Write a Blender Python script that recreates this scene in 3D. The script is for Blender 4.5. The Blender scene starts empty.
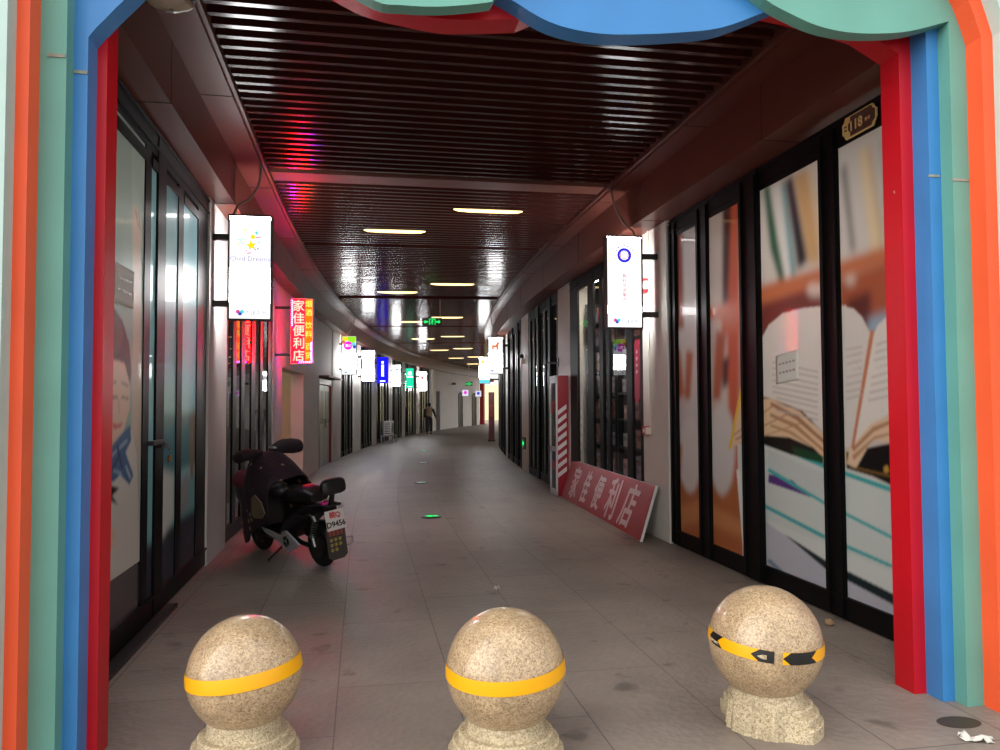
import bpy, bmesh, math, random
import numpy as np
from mathutils import Vector, Matrix, Euler

random.seed(7)
SC = bpy.context.scene
COL = SC.collection

# ------------------------------------------------------------------ camera
CAM_F, CAM_YAW, CAM_PITCH, CAM_ROLL, CAM_H = 763.1, 0.1792, 0.0385, -0.0045, 1.5
fw = Vector((math.sin(CAM_YAW) * math.cos(CAM_PITCH), math.cos(CAM_YAW) * math.cos(CAM_PITCH), math.sin(CAM_PITCH)))
r0 = Vector((math.cos(CAM_YAW), -math.sin(CAM_YAW), 0)); u0 = r0.cross(fw)
rr = r0 * math.cos(CAM_ROLL) + u0 * math.sin(CAM_ROLL)
uu = u0 * math.cos(CAM_ROLL) - r0 * math.sin(CAM_ROLL)
cam_data = bpy.data.cameras.new('camera')
cam_data.sensor_width = 36.0
cam_data.lens = CAM_F / 1000.0 * 36.0
cam_data.clip_end = 400
cam = bpy.data.objects.new('camera', cam_data)
COL.objects.link(cam)
cam.matrix_world = Matrix(((rr.x, uu.x, -fw.x, 0), (rr.y, uu.y, -fw.y, 0), (rr.z, uu.z, -fw.z, CAM_H), (0, 0, 0, 1)))
SC.camera = cam

# ------------------------------------------------------------------ sky and exposure
SC.view_settings.view_transform = 'Standard'
SC.view_settings.look = 'None'
SC.view_settings.gamma = 1.0
SC.view_settings.exposure = 0.0
SC.view_settings.use_curve_mapping = False
world = bpy.data.worlds.new('overcast_sky'); SC.world = world
world.use_nodes = True
wn = world.node_tree; wn.nodes.clear()
w_tc = wn.nodes.new('ShaderNodeTexCoord')
w_dot = wn.nodes.new('ShaderNodeVectorMath'); w_dot.operation = 'DOT_PRODUCT'
w_dot.inputs[1].default_value = Vector((-0.86, -0.45, 0.25)).normalized()
w_map = wn.nodes.new('ShaderNodeMapRange')
w_map.inputs['From Min'].default_value = -0.6; w_map.inputs['From Max'].default_value = 1.0
w_map.inputs['To Min'].default_value = 1.1; w_map.inputs['To Max'].default_value = 2.1
w_bg = wn.nodes.new('ShaderNodeBackground'); w_bg.inputs['Color'].default_value = (0.97, 0.96, 0.95, 1)
w_out = wn.nodes.new('ShaderNodeOutputWorld')
wn.links.new(w_tc.outputs['Generated'], w_dot.inputs[0])
wn.links.new(w_dot.outputs['Value'], w_map.inputs['Value'])
wn.links.new(w_map.outputs['Result'], w_bg.inputs['Strength'])
wn.links.new(w_bg.outputs[0], w_out.inputs[0])
try:
    SC.cycles.use_denoising = True
    SC.cycles.caustics_reflective = False
    SC.cycles.caustics_refractive = False
    SC.cycles.max_bounces = 10
    SC.cycles.transparent_max_bounces = 16
    SC.cycles.sample_clamp_indirect = 6.0
except Exception:
    pass

sun_data = bpy.data.lights.new('hazy_sun', 'SUN'); sun_data.energy = 2.4; sun_data.angle = math.radians(75); sun_data.color = (1.0, 0.93, 0.84)
sun = bpy.data.objects.new('hazy_sun', sun_data); COL.objects.link(sun)
sun.rotation_euler = Vector((0.86, 0.34, -0.38)).to_track_quat('-Z', 'Y').to_euler()

# ------------------------------------------------------------------ the curved corridor's own coordinates
RAD, S0, X0 = 119.5, 7.7, 0.91
CX = X0 + RAD
WL, WR = -1.45, 3.28                    # faces of the two shop walls
S_NEAR, S_END = 3.68, 56.6


def ang(s):
    return max(0.0, (s - S0) / RAD)


def W(s, x, z=0.0):
    if s <= S0:
        return Vector((x, s, z))
    a = ang(s)
    return Vector((CX - (CX - x) * math.cos(a), S0 + (CX - x) * math.sin(a), z))


def srange(a, b, step):
    n = max(1, int(round((b - a) / step)))
    return [a + (b - a) * i / n for i in range(n + 1)]


# ------------------------------------------------------------------ materials
MATS = {}


def lin(c):
    return tuple((v / 12.92 if v <= 0.04045 else ((v + 0.055) / 1.055) ** 2.4) for v in c)


def mat(name, rgb, rough=0.5, metal=0.0, spec=0.5, noise=0.0, nscale=8.0, coat=0.0, emit=None, estr=0.0, bump=0.0, bscale=60.0, srgb=True):
    if name in MATS:
        return MATS[name]
    m = bpy.data.materials.new(name); m.use_nodes = True
    nt = m.node_tree; b = nt.nodes['Principled BSDF']
    c = lin([v / 255.0 for v in rgb]) if srgb else rgb
    b.inputs['Base Color'].default_value = (*c, 1)
    b.inputs['Roughness'].default_value = rough
    b.inputs['Metallic'].default_value = metal
    b.inputs['Specular IOR Level'].default_value = spec
    if coat:
        b.inputs['Coat Weight'].default_value = coat
        b.inputs['Coat Roughness'].default_value = 0.08
    if emit:
        b.inputs['Emission Color'].default_value = (*lin([v / 255.0 for v in emit]), 1)
        b.inputs['Emission Strength'].default_value = estr
    if noise or bump:
        tc = nt.nodes.new('ShaderNodeTexCoord')
        n = nt.nodes.new('ShaderNodeTexNoise'); n.inputs['Scale'].default_value = nscale; n.inputs['Detail'].default_value = 5
        nt.links.new(tc.outputs['Object'], n.inputs['Vector'])
        if noise:
            r = nt.nodes.new('ShaderNodeMapRange')
            r.inputs['From Min'].default_value = 0.3; r.inputs['From Max'].default_value = 0.7
            r.inputs['To Min'].default_value = 1 - noise; r.inputs['To Max'].default_value = 1 + noise * 0.6
            mx = nt.nodes.new('ShaderNodeVectorMath'); mx.operation = 'SCALE'
            mx.inputs[0].default_value = c
            nt.links.new(n.outputs['Fac'], r.inputs['Value'])
            nt.links.new(r.outputs['Result'], mx.inputs['Scale'])
            nt.links.new(mx.outputs['Vector'], b.inputs['Base Color'])
        if bump:
            n2 = nt.nodes.new('ShaderNodeTexNoise'); n2.inputs['Scale'].default_value = bscale
            bp = nt.nodes.new('ShaderNodeBump'); bp.inputs['Strength'].default_value = bump; bp.inputs['Distance'].default_value = 0.01
            nt.links.new(tc.outputs['Object'], n2.inputs['Vector'])
            nt.links.new(n2.outputs['Fac'], bp.inputs['Height'])
            nt.links.new(bp.outputs['Normal'], b.inputs['Normal'])
    MATS[name] = m
    return m


def glow(name, rgb, strength):
    """something that gives off light: a lamp, a lit sign"""
    if name in MATS:
        return MATS[name]
    m = bpy.data.materials.new(name); m.use_nodes = True
    nt = m.node_tree; nt.nodes.clear()
    e = nt.nodes.new('ShaderNodeEmission'); o = nt.nodes.new('ShaderNodeOutputMaterial')
    e.inputs['Color'].default_value = (*lin([v / 255.0 for v in rgb]), 1); e.inputs['Strength'].default_value = strength
    nt.links.new(e.outputs[0], o.inputs[0])
    MATS[name] = m
    return m


def glass_mat(name, tint=(0.86, 0.9, 0.9), ior=1.5, boost=1.0):
    m = bpy.data.materials.new(name); m.use_nodes = True
    nt = m.node_tree; nt.nodes.clear()
    t = nt.nodes.new('ShaderNodeBsdfTransparent'); t.inputs[0].default_value = (*tint, 1)
    g = nt.nodes.new('ShaderNodeBsdfGlossy'); g.inputs['Roughness'].default_value = 0.015
    f = nt.nodes.new('ShaderNodeFresnel'); f.inputs['IOR'].default_value = ior
    gm = nt.nodes.new('ShaderNodeNewGeometry'); iv = nt.nodes.new('ShaderNodeMapRange')      # the same reflection from either side of the pane
    iv.inputs['To Min'].default_value = ior; iv.inputs['To Max'].default_value = 1.0 / ior
    nt.links.new(gm.outputs['Backfacing'], iv.inputs['Value']); nt.links.new(iv.outputs['Result'], f.inputs['IOR'])
    k = nt.nodes.new('ShaderNodeMath'); k.operation = 'MULTIPLY'; k.inputs[1].default_value = boost; k.use_clamp = True
    x = nt.nodes.new('ShaderNodeMixShader'); o = nt.nodes.new('ShaderNodeOutputMaterial')
    nt.links.new(f.outputs[0], k.inputs[0]); nt.links.new(k.outputs[0], x.inputs[0])
    nt.links.new(t.outputs[0], x.inputs[1]); nt.links.new(g.outputs[0], x.inputs[2]); nt.links.new(x.outputs[0], o.inputs[0])
    return m


def floor_mat():
    m = bpy.data.materials.new('stone_paving'); m.use_nodes = True
    nt = m.node_tree; L = nt.links; b = nt.nodes['Principled BSDF']
    uv = nt.nodes.new('ShaderNodeUVMap'); uv.uv_map = 'along'
    br = nt.nodes.new('ShaderNodeTexBrick')
    br.inputs['Scale'].default_value = 1.0
    br.inputs['Brick Width'].default_value = 1.2; br.inputs['Row Height'].default_value = 0.6
    br.inputs['Mortar Size'].default_value = 0.004; br.inputs['Mortar Smooth'].default_value = 0.3
    br.offset = 0.5; br.inputs['Bias'].default_value = 0.0
    br.inputs['Color1'].default_value = (0.252, 0.208, 0.176, 1); br.inputs['Color2'].default_value = (0.287, 0.24, 0.205, 1)
    br.inputs['Mortar'].default_value = (0.13, 0.112, 0.1, 1)
    L.new(uv.outputs[0], br.inputs['Vector'])
    n1 = nt.nodes.new('ShaderNodeTexNoise'); n1.inputs['Scale'].default_value = 1.3; n1.inputs['Detail'].default_value = 8; n1.inputs['Roughness'].default_value = 0.65
    L.new(uv.outputs[0], n1.inputs['Vector'])
    r1 = nt.nodes.new('ShaderNodeMapRange'); r1.inputs['From Min'].default_value = 0.3; r1.inputs['From Max'].default_value = 0.7
    r1.inputs['To Min'].default_value = 0.72; r1.inputs['To Max'].default_value = 1.18
    L.new(n1.outputs['Fac'], r1.inputs['Value'])
    # small dark stains
    n3 = nt.nodes.new('ShaderNodeTexNoise'); n3.inputs['Scale'].default_value = 4.2; n3.inputs['Detail'].default_value = 3
    L.new(uv.outputs[0], n3.inputs['Vector'])
    r3 = nt.nodes.new('ShaderNodeMapRange'); r3.inputs['From Min'].default_value = 0.63; r3.inputs['From Max'].default_value = 0.72
    r3.inputs['To Min'].default_value = 1.0; r3.inputs['To Max'].default_value = 0.6
    L.new(n3.outputs['Fac'], r3.inputs['Value'])
    mu = nt.nodes.new('ShaderNodeMath'); mu.operation = 'MULTIPLY'; L.new(r1.outputs[0], mu.inputs[0]); L.new(r3.outputs[0], mu.inputs[1])
    sc = nt.nodes.new('ShaderNodeVectorMath'); sc.operation = 'SCALE'
    L.new(br.outputs['Color'], sc.inputs[0]); L.new(mu.outputs[0], sc.inputs['Scale']); L.new(sc.outputs[0], b.inputs['Base Color'])
    r2 = nt.nodes.new('ShaderNodeMapRange'); r2.inputs['To Min'].default_value = 0.36; r2.inputs['To Max'].default_value = 0.62
    L.new(n1.outputs['Fac'], r2.inputs['Value']); L.new(r2.outputs[0], b.inputs['Roughness'])
    b.inputs['Specular IOR Level'].default_value = 0.4
    n2 = nt.nodes.new('ShaderNodeTexVoronoi'); n2.inputs['Scale'].default_value = 26
    L.new(uv.outputs[0], n2.inputs['Vector'])
    bp = nt.nodes.new('ShaderNodeBump'); bp.inputs['Strength'].default_value = 0.55; bp.inputs['Distance'].default_value = 0.006
    L.new(n2.outputs['Distance'], bp.inputs['Height'])
    bp2 = nt.nodes.new('ShaderNodeBump'); bp2.inputs['Strength'].default_value = 0.6; bp2.inputs['Distance'].default_value = 0.004; bp2.invert = True
    L.new(br.outputs['Fac'], bp2.inputs['Height']); L.new(bp.outputs['Normal'], bp2.inputs['Normal'])
    L.new(bp2.outputs['Normal'], b.inputs['Normal'])
    return m


def granite_mat(name, base, rough, coat):
    m = bpy.data.materials.new(name); m.use_nodes = True
    nt = m.node_tree; L = nt.links; b = nt.nodes['Principled BSDF']
    tc = nt.nodes.new('ShaderNodeTexCoord')
    v = nt.nodes.new('ShaderNodeTexVoronoi'); v.inputs['Scale'].default_value = 170
    L.new(tc.outputs['Object'], v.inputs['Vector'])
    sep = nt.nodes.new('ShaderNodeSeparateColor'); L.new(v.outputs['Color'], sep.inputs[0])
    cr = nt.nodes.new('ShaderNodeValToRGB')
    e = cr.color_ramp.elements
    e[0].position = 0.0; e[0].color = (base[0] * 0.5, base[1] * 0.42, base[2] * 0.34, 1)
    e[1].position = 1.0; e[1].color = (min(1, base[0] * 1.3), min(1, base[1] * 1.3), min(1, base[2] * 1.25), 1)
    k = e.new(0.12); k.color = (base[0] * 0.75, base[1] * 0.68, base[2] * 0.6, 1)
    k = e.new(0.55); k.color = (*base, 1)
    L.new(sep.outputs[0], cr.inputs[0])
    n = nt.nodes.new('ShaderNodeTexNoise'); n.inputs['Scale'].default_value = 9; n.inputs['Detail'].default_value = 4
    L.new(tc.outputs['Object'], n.inputs['Vector'])
    r = nt.nodes.new('ShaderNodeMapRange'); r.inputs['From Min'].default_value = 0.3; r.inputs['From Max'].default_value = 0.7
    r.inputs['To Min'].default_value = 0.82; r.inputs['To Max'].default_value = 1.1
    L.new(n.outputs['Fac'], r.inputs['Value'])
    sc = nt.nodes.new('ShaderNodeVectorMath'); sc.operation = 'SCALE'
    L.new(cr.outputs[0], sc.inputs[0]); L.new(r.outputs[0], sc.inputs['Scale']); L.new(sc.outputs[0], b.inputs['Base Color'])
    b.inputs['Roughness'].default_value = rough
    b.inputs['Coat Weight'].default_value = coat; b.inputs['Coat Roughness'].default_value = 0.06
    return m


def print_mat(name, rough=0.35):
    """a printed film: its picture is the ink colour stored on the mesh; thin enough to let light through from the room behind"""
    m = bpy.data.materials.new(name); m.use_nodes = True
    nt = m.node_tree; b = nt.nodes['Principled BSDF']; out = nt.nodes['Material Output']
    a = nt.nodes.new('ShaderNodeVertexColor'); a.layer_name = 'ink'
    t = nt.nodes.new('ShaderNodeBsdfTranslucent'); x = nt.nodes.new('ShaderNodeMixShader'); x.inputs[0].default_value = 0.4
    nt.links.new(a.outputs[0], b.inputs['Base Color']); nt.links.new(a.outputs[0], t.inputs['Color']); b.inputs['Roughness'].default_value = rough
    b.inputs['Specular IOR Level'].default_value = 0.35
    b.inputs['Coat Weight'].default_value = 0.25; b.inputs['Coat Roughness'].default_value = 0.03
    nt.links.new(b.outputs[0], x.inputs[1]); nt.links.new(t.outputs[0], x.inputs[2]); nt.links.new(x.outputs[0], out.inputs['Surface'])
    return m


def quilt_mat():
    m = bpy.data.materials.new('printed_quilt'); m.use_nodes = True
    nt = m.node_tree; L = nt.links; b = nt.nodes['Principled BSDF']
    tc = nt.nodes.new('ShaderNodeTexCoord')
    v = nt.nodes.new('ShaderNodeTexVoronoi'); v.inputs['Scale'].default_value = 8.5
    L.new(tc.outputs['Object'], v.inputs['Vector'])
    cr = nt.nodes.new('ShaderNodeValToRGB'); cr.color_ramp.interpolation = 'CONSTANT'
    e = cr.color_ramp.elements
    e[0].position = 0; e[0].color = (0.34, 0.22, 0.09, 1)
    e[1].position = 0.2; e[1].color = (0.026, 0.010, 0.02, 1)
    L.new(v.outputs['Distance'], cr.inputs[0]); L.new(cr.outputs[0], b.inputs['Base Color'])
    b.inputs['Roughness'].default_value = 0.75
    n = nt.nodes.new('ShaderNodeTexNoise'); n.inputs['Scale'].default_value = 14
    L.new(tc.outputs['Object'], n.inputs['Vector'])
    bp = nt.nodes.new('ShaderNodeBump'); bp.inputs['Strength'].default_value = 0.5; bp.inputs['Distance'].default_value = 0.03
    L.new(n.outputs['Fac'], bp.inputs['Height']); L.new(bp.outputs['Normal'], b.inputs['Normal'])
    return m


M_FLOOR = floor_mat()
M_SLAT = mat('brown_slat', (72, 37, 33), rough=0.17, spec=0.32)
M_DARKVOID = mat('dark_ceiling_board', (48, 27, 25), rough=0.8)
M_SOFFIT = mat('glossy_brown_panel', (108, 60, 50), rough=0.36, spec=0.2, noise=0.08, nscale=1.5)
M_BAND = mat('flat_brown_panel', (104, 62, 52), rough=0.45)
M_PLASTER = mat('white_plaster', (214, 208, 204), rough=0.7, noise=0.06, nscale=2.5)
M_PILLAR = mat('white_pillar', (212, 207, 198), rough=0.45, noise=0.08, nscale=1.6)
M_BLACK = mat('black_frame', (13, 13, 14), rough=0.45, spec=0.1, noise=0.25, nscale=6)
M_BLACKM = mat('black_metal', (22, 22, 23), rough=0.4)
M_GREYM = mat('dark_grey_metal', (58, 52, 50), rough=0.4, metal=0.3)
M_STEEL = mat('steel', (150, 150, 150), rough=0.35, metal=0.9)
M_DARKROOM = mat('dark_interior', (62, 58, 56), rough=0.9)
M_GLASS = glass_mat('shop_glass')
M_GLASSF = glass_mat('film_glass', tint=(0.97, 0.98, 0.98), ior=1.45)
M_FACE = glow('lit_white_face', (255, 255, 255), 26.0)
M_FACE_SOFT = glow('lit_white_face_around_print', (255, 255, 255), 1.35)
M_CREAM = mat('cream_board', (226, 218, 200), rough=0.6)
M_PAPER = mat('white_paper', (220, 218, 210), rough=0.8)
M_REDBOARD = mat('red_board', (168, 26, 38), rough=0.4, noise=0.05)
M_BOARDTXT = mat('pale_lettering', (226, 200, 202), rough=0.5)
M_FIRERED = mat('fire_red', (150, 16, 34), rough=0.35)
M_WHITE = mat('white_paint', (222, 222, 220), rough=0.4)
M_TAPE = mat('yellow_tape', (248, 178, 12), rough=0.35)
M_TAPEB = mat('black_tape', (24, 24, 24), rough=0.4)
M_GRANITE = granite_mat('polished_granite', (0.48, 0.355, 0.22), 0.35, 0.5)
M_STONE = granite_mat('rough_granite', (0.52, 0.44, 0.3), 0.75, 0.0)
M_CABLE = mat('grey_cable', (136, 124, 114), rough=0.5)
M_LAMP = glow('warm_lamp', (255, 220, 150), 3.2)
M_RED = mat('red_paint', (196, 6, 26), rough=0.42, noise=0.08, nscale=3)
M_BLUE = mat('blue_paint', (58, 130, 196), rough=0.45, noise=0.08, nscale=3)
M_TEAL = mat('teal_paint', (102, 164, 150), rough=0.5, noise=0.1, nscale=2.2)
M_ORANGE = mat('orange_paint', (246, 92, 48), rough=0.45, noise=0.06, nscale=3)
M_MINT = mat('mint_render', (178, 204, 198), rough=0.7, noise=0.05)
M_RUBBER = mat('tyre_rubber', (20, 20, 20), rough=0.8)
M_PLASTICB = mat('black_plastic', (22, 21, 23), rough=0.32)
M_PLASTICG = mat('pale_grey_plastic', (176, 174, 176), rough=0.35)
M_SEAT = mat('black_vinyl', (24, 22, 23), rough=0.4)
M_QUILT = quilt_mat()
M_MUFF = mat('dark_purple_cloth', (34, 20, 30), rough=0.8, noise=0.4, nscale=12)
M_BURG = mat('burgundy_cloth', (92, 22, 40), rough=0.75, noise=0.25, nscale=9)
M_KHAKI = mat('khaki_lining', (126, 112, 84), rough=0.85, noise=0.15)

# ------------------------------------------------------------------ mesh builder


class MB:
    def __init__(self):
        self.v = []; self.f = []; self.m = []; self.uv = None

    def face(self, pts, mi=0):
        b = len(self.v); self.v.extend(Vector(p) for p in pts); self.f.append(tuple(range(b, b + len(pts)))); self.m.append(mi)
        return self

    def box(self, x0, x1, y0, y1, z0, z1, mi=0, fn=None):
        P = [(x0, y0, z0), (x1, y0, z0), (x1, y1, z0), (x0, y1, z0), (x0, y0, z1), (x1, y0, z1), (x1, y1, z1), (x0, y1, z1)]
        P = [Vector(p) for p in P]
        if fn:
            P = [Vector(fn(p)) for p in P]
        b = len(self.v); self.v.extend(P)
        for q in ((0, 3, 2, 1), (4, 5, 6, 7), (0, 1, 5, 4), (1, 2, 6, 5), (2, 3, 7, 6), (3, 0, 4, 7)):
            self.f.append(tuple(b + i for i in q)); self.m.append(mi)
        return self

    def cbox(self, s0, s1, x0, x1, z0, z1, mi=0, step=2.0):
        """a box that follows the corridor"""
        ss = srange(s0, s1, step); b = len(self.v)
        for s in ss:
            for (x, z) in ((x0, z0), (x1, z0), (x1, z1), (x0, z1)):
                self.v.append(W(s, x, z))
        for i in range(len(ss) - 1):
            for k in range(4):
                k2 = (k + 1) % 4
                self.f.append((b + 4 * i + k, b + 4 * i + k2, b + 4 * i + 4 + k2, b + 4 * i + 4 + k)); self.m.append(mi)
        n = b + 4 * (len(ss) - 1)
        self.f.append((b + 3, b + 2, b + 1, b)); self.m.append(mi)
        self.f.append((n, n + 1, n + 2, n + 3)); self.m.append(mi)
        return self

    def loft(self, rings, cap=True, mi=0, closed=True):
        b = len(self.v); n = len(rings[0])
        for r in rings:
            self.v.extend(Vector(p) for p in r)
        for i in range(len(rings) - 1):
            for k in range(n if closed else n - 1):
                k2 = (k + 1) % n
                self.f.append((b + i * n + k, b + i * n + k2, b + (i + 1) * n + k2, b + (i + 1) * n + k)); self.m.append(mi)
        if cap and closed:
            self.f.append(tuple(reversed(range(b, b + n)))); self.m.append(mi)
            e = b + (len(rings) - 1) * n
            self.f.append(tuple(range(e, e + n))); self.m.append(mi)
        return self

    def tube(self, path, r, n=8, mi=0):
        path = [Vector(p) for p in path]; rad = r if isinstance(r, (list, tuple)) else [r] * len(path)
        rings = []; up = None
        for i, p in enumerate(path):
            d = (path[min(i + 1, len(path) - 1)] - path[max(i - 1, 0)]).normalized()
            if up is None:
                up = Vector((0, 0, 1)) if abs(d.z) < 0.9 else Vector((0, 1, 0))
            a = d.cross(up)
            if a.length < 1e-5:
                a = d.cross(Vector((1, 0, 0)))
            a.normalize(); up = a.cross(d).normalized()
            rings.append([p + (a * math.cos(t) + up * math.sin(t)) * rad[i] for t in (2 * math.pi * k / n for k in range(n))])
        return self.loft(rings, True, mi)

    def lathe(self, prof, n=32, mi=0, c=(0, 0, 0), axis='z'):
        c = Vector(c); rings = []
        for (r, z) in prof:
            ring = []
            for k in range(n):
                t = 2 * math.pi * k / n
                p = (r * math.cos(t), r * math.sin(t), z)
                if axis == 'x': p = (z, r * math.cos(t), r * math.sin(t))
                if axis == 'y': p = (r * math.cos(t), -z, r * math.sin(t))
                ring.append(c + Vector(p))
            rings.append(ring)
        return self.loft(rings, True, mi)

    def ellipsoid(self, c, rx, ry, rz, n=20, k=12, mi=0, rot=None):
        c = Vector(c); rings = []
        for i in range(k + 1):
            t = -math.pi / 2 + math.pi * i / k
            t = max(-math.pi / 2 + 0.03, min(math.pi / 2 - 0.03, t))
            ring = []
            for j in range(n):
                a = 2 * math.pi * j / n
                p = Vector((rx * math.cos(t) * math.cos(a), ry * math.cos(t) * math.sin(a), rz * math.sin(t)))
                if rot: p = rot @ p
                ring.append(c + p)
            rings.append(ring)
        return self.loft(rings, True, mi)

    def prism(self, poly, y0, y1, mi=0):
        """poly in (x, z), from y0 to y1"""
        b = len(self.v); n = len(poly)
        for (x, z) in poly: self.v.append(Vector((x, y0, z)))
        for (x, z) in poly: self.v.append(Vector((x, y1, z)))
        self.f.append(tuple(range(b, b + n))); self.m.append(mi)
        self.f.append(tuple(reversed(range(b + n, b + 2 * n)))); self.m.append(mi)
        for k in range(n):
            k2 = (k + 1) % n
            self.f.append((b + k, b + n + k, b + n + k2, b + k2)); self.m.append(mi)
        return self

    def xform(self, M):
        self.v = [M @ p for p in self.v]; return self

    def build(self, name, mats, parent=None, smooth=False, bevel=0.0, recalc=True, angle=40, subsurf=0, solid=0.0):
        me = bpy.data.meshes.new(name)
        me.from_pydata([tuple(p) for p in self.v], [], self.f)
        mats = mats if isinstance(mats, (list, tuple)) else [mats]
        for m in mats: me.materials.append(m)
        for i, p in enumerate(me.polygons): p.material_index = self.m[i]
        bm = bmesh.new(); bm.from_mesh(me)
        big = [f for f in bm.faces if len(f.verts) > 4]
        if big: bmesh.ops.triangulate(bm, faces=big)
        bmesh.ops.remove_doubles(bm, verts=bm.verts, dist=1e-5)
        if recalc: bmesh.ops.recalc_face_normals(bm, faces=bm.faces)
        bm.to_mesh(me); bm.free()
        if smooth:
            for p in me.polygons: p.use_smooth = True
            try: me.set_sharp_from_angle(angle=math.radians(angle))
            except Exception: pass
        o = bpy.data.objects.new(name, me); COL.objects.link(o)
        if parent: o.parent = parent
        if solid:
            md = o.modifiers.new('thickness', 'SOLIDIFY'); md.thickness = solid
        if bevel:
            md = o.modifiers.new('bevel', 'BEVEL'); md.width = bevel; md.segments = 2; md.limit_method = 'ANGLE'
        if subsurf:
            md = o.modifiers.new('subdivision', 'SUBSURF'); md.levels = subsurf; md.render_levels = subsurf
        return o


def tag(o, label=None, cat=None, group=None, kind=None):
    if label: o['label'] = label
    if cat: o['category'] = cat
    if group: o['group'] = group
    if kind: o['kind'] = kind
    return o


def empty(name, loc=(0, 0, 0), rz=0.0, label=None, cat=None, group=None, kind=None):
    o = bpy.data.objects.new(name, None); COL.objects.link(o)
    o.location = loc; o.rotation_euler = (0, 0, rz); o.empty_display_size = 0.1
    return tag(o, label, cat, group, kind)


def at(name, s, x, z=0.0, extra=0.0, **k):
    """an Empty standing in the corridor, its Y axis along the corridor"""
    return empty(name, W(s, x, z), -ang(s) + extra, **k)


def copy_tree(o, parent=None):
    c = o.copy(); COL.objects.link(c)
    if parent: c.parent = parent
    for ch in o.children: copy_tree(ch, c)
    return c


TXT = {}


def text_obj(name, body, size, m, parent, loc, rot=(math.pi / 2, 0, 0), ext=0.004, shear=0.0, sx=1.0, fat=0.0, line=1.0):
    cu = bpy.data.curves.new('lettering', 'FONT')
    cu.body = body; cu.size = size; cu.extrude = ext; cu.align_x = 'CENTER'; cu.align_y = 'CENTER'; cu.shear = shear; cu.resolution_u = 3
    cu.space_line = line
    t = bpy.data.objects.new('lettering', cu); COL.objects.link(t)
    dg = bpy.context.evaluated_depsgraph_get()
    me = bpy.data.meshes.new_from_object(t.evaluated_get(dg))
    bpy.data.objects.remove(t); bpy.data.curves.remove(cu)
    me.name = name; me.materials.clear(); me.materials.append(m)
    xs = [v.co.x for v in me.vertices]; ys = [v.co.y for v in me.vertices]
    cx, cy = (min(xs) + max(xs)) / 2, (min(ys) + max(ys)) / 2
    for v in me.vertices: v.co.x = (v.co.x - cx) * sx; v.co.y -= cy
    if fat:                                   # bolder strokes: the outline laid over itself, shifted by a hair
        bm = bmesh.new()
        for i, (dx, dy) in enumerate(((0, 0), (fat, 0), (-fat, 0), (0, fat), (0, -fat))):
            n0 = len(bm.verts); bm.from_mesh(me); bm.verts.ensure_lookup_table()
            for v in bm.verts[n0:]: v.co.x += dx; v.co.y += dy; v.co.z += 0.00005 * i
        bm.to_mesh(me); bm.free()
    o = bpy.data.objects.new(name, me); COL.objects.link(o)
    o.parent = parent; o.location = loc; o.rotation_euler = rot
    return o


def column_text(body, size, pitch, m, parent, x, y, ztop, name='lettering', fat=0.0):
    """characters stacked in one upright column, as one mesh"""
    return text_obj(name, '\n'.join(body), size, m, parent, (x, y, ztop - pitch * len(body) / 2), fat=fat)

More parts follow.
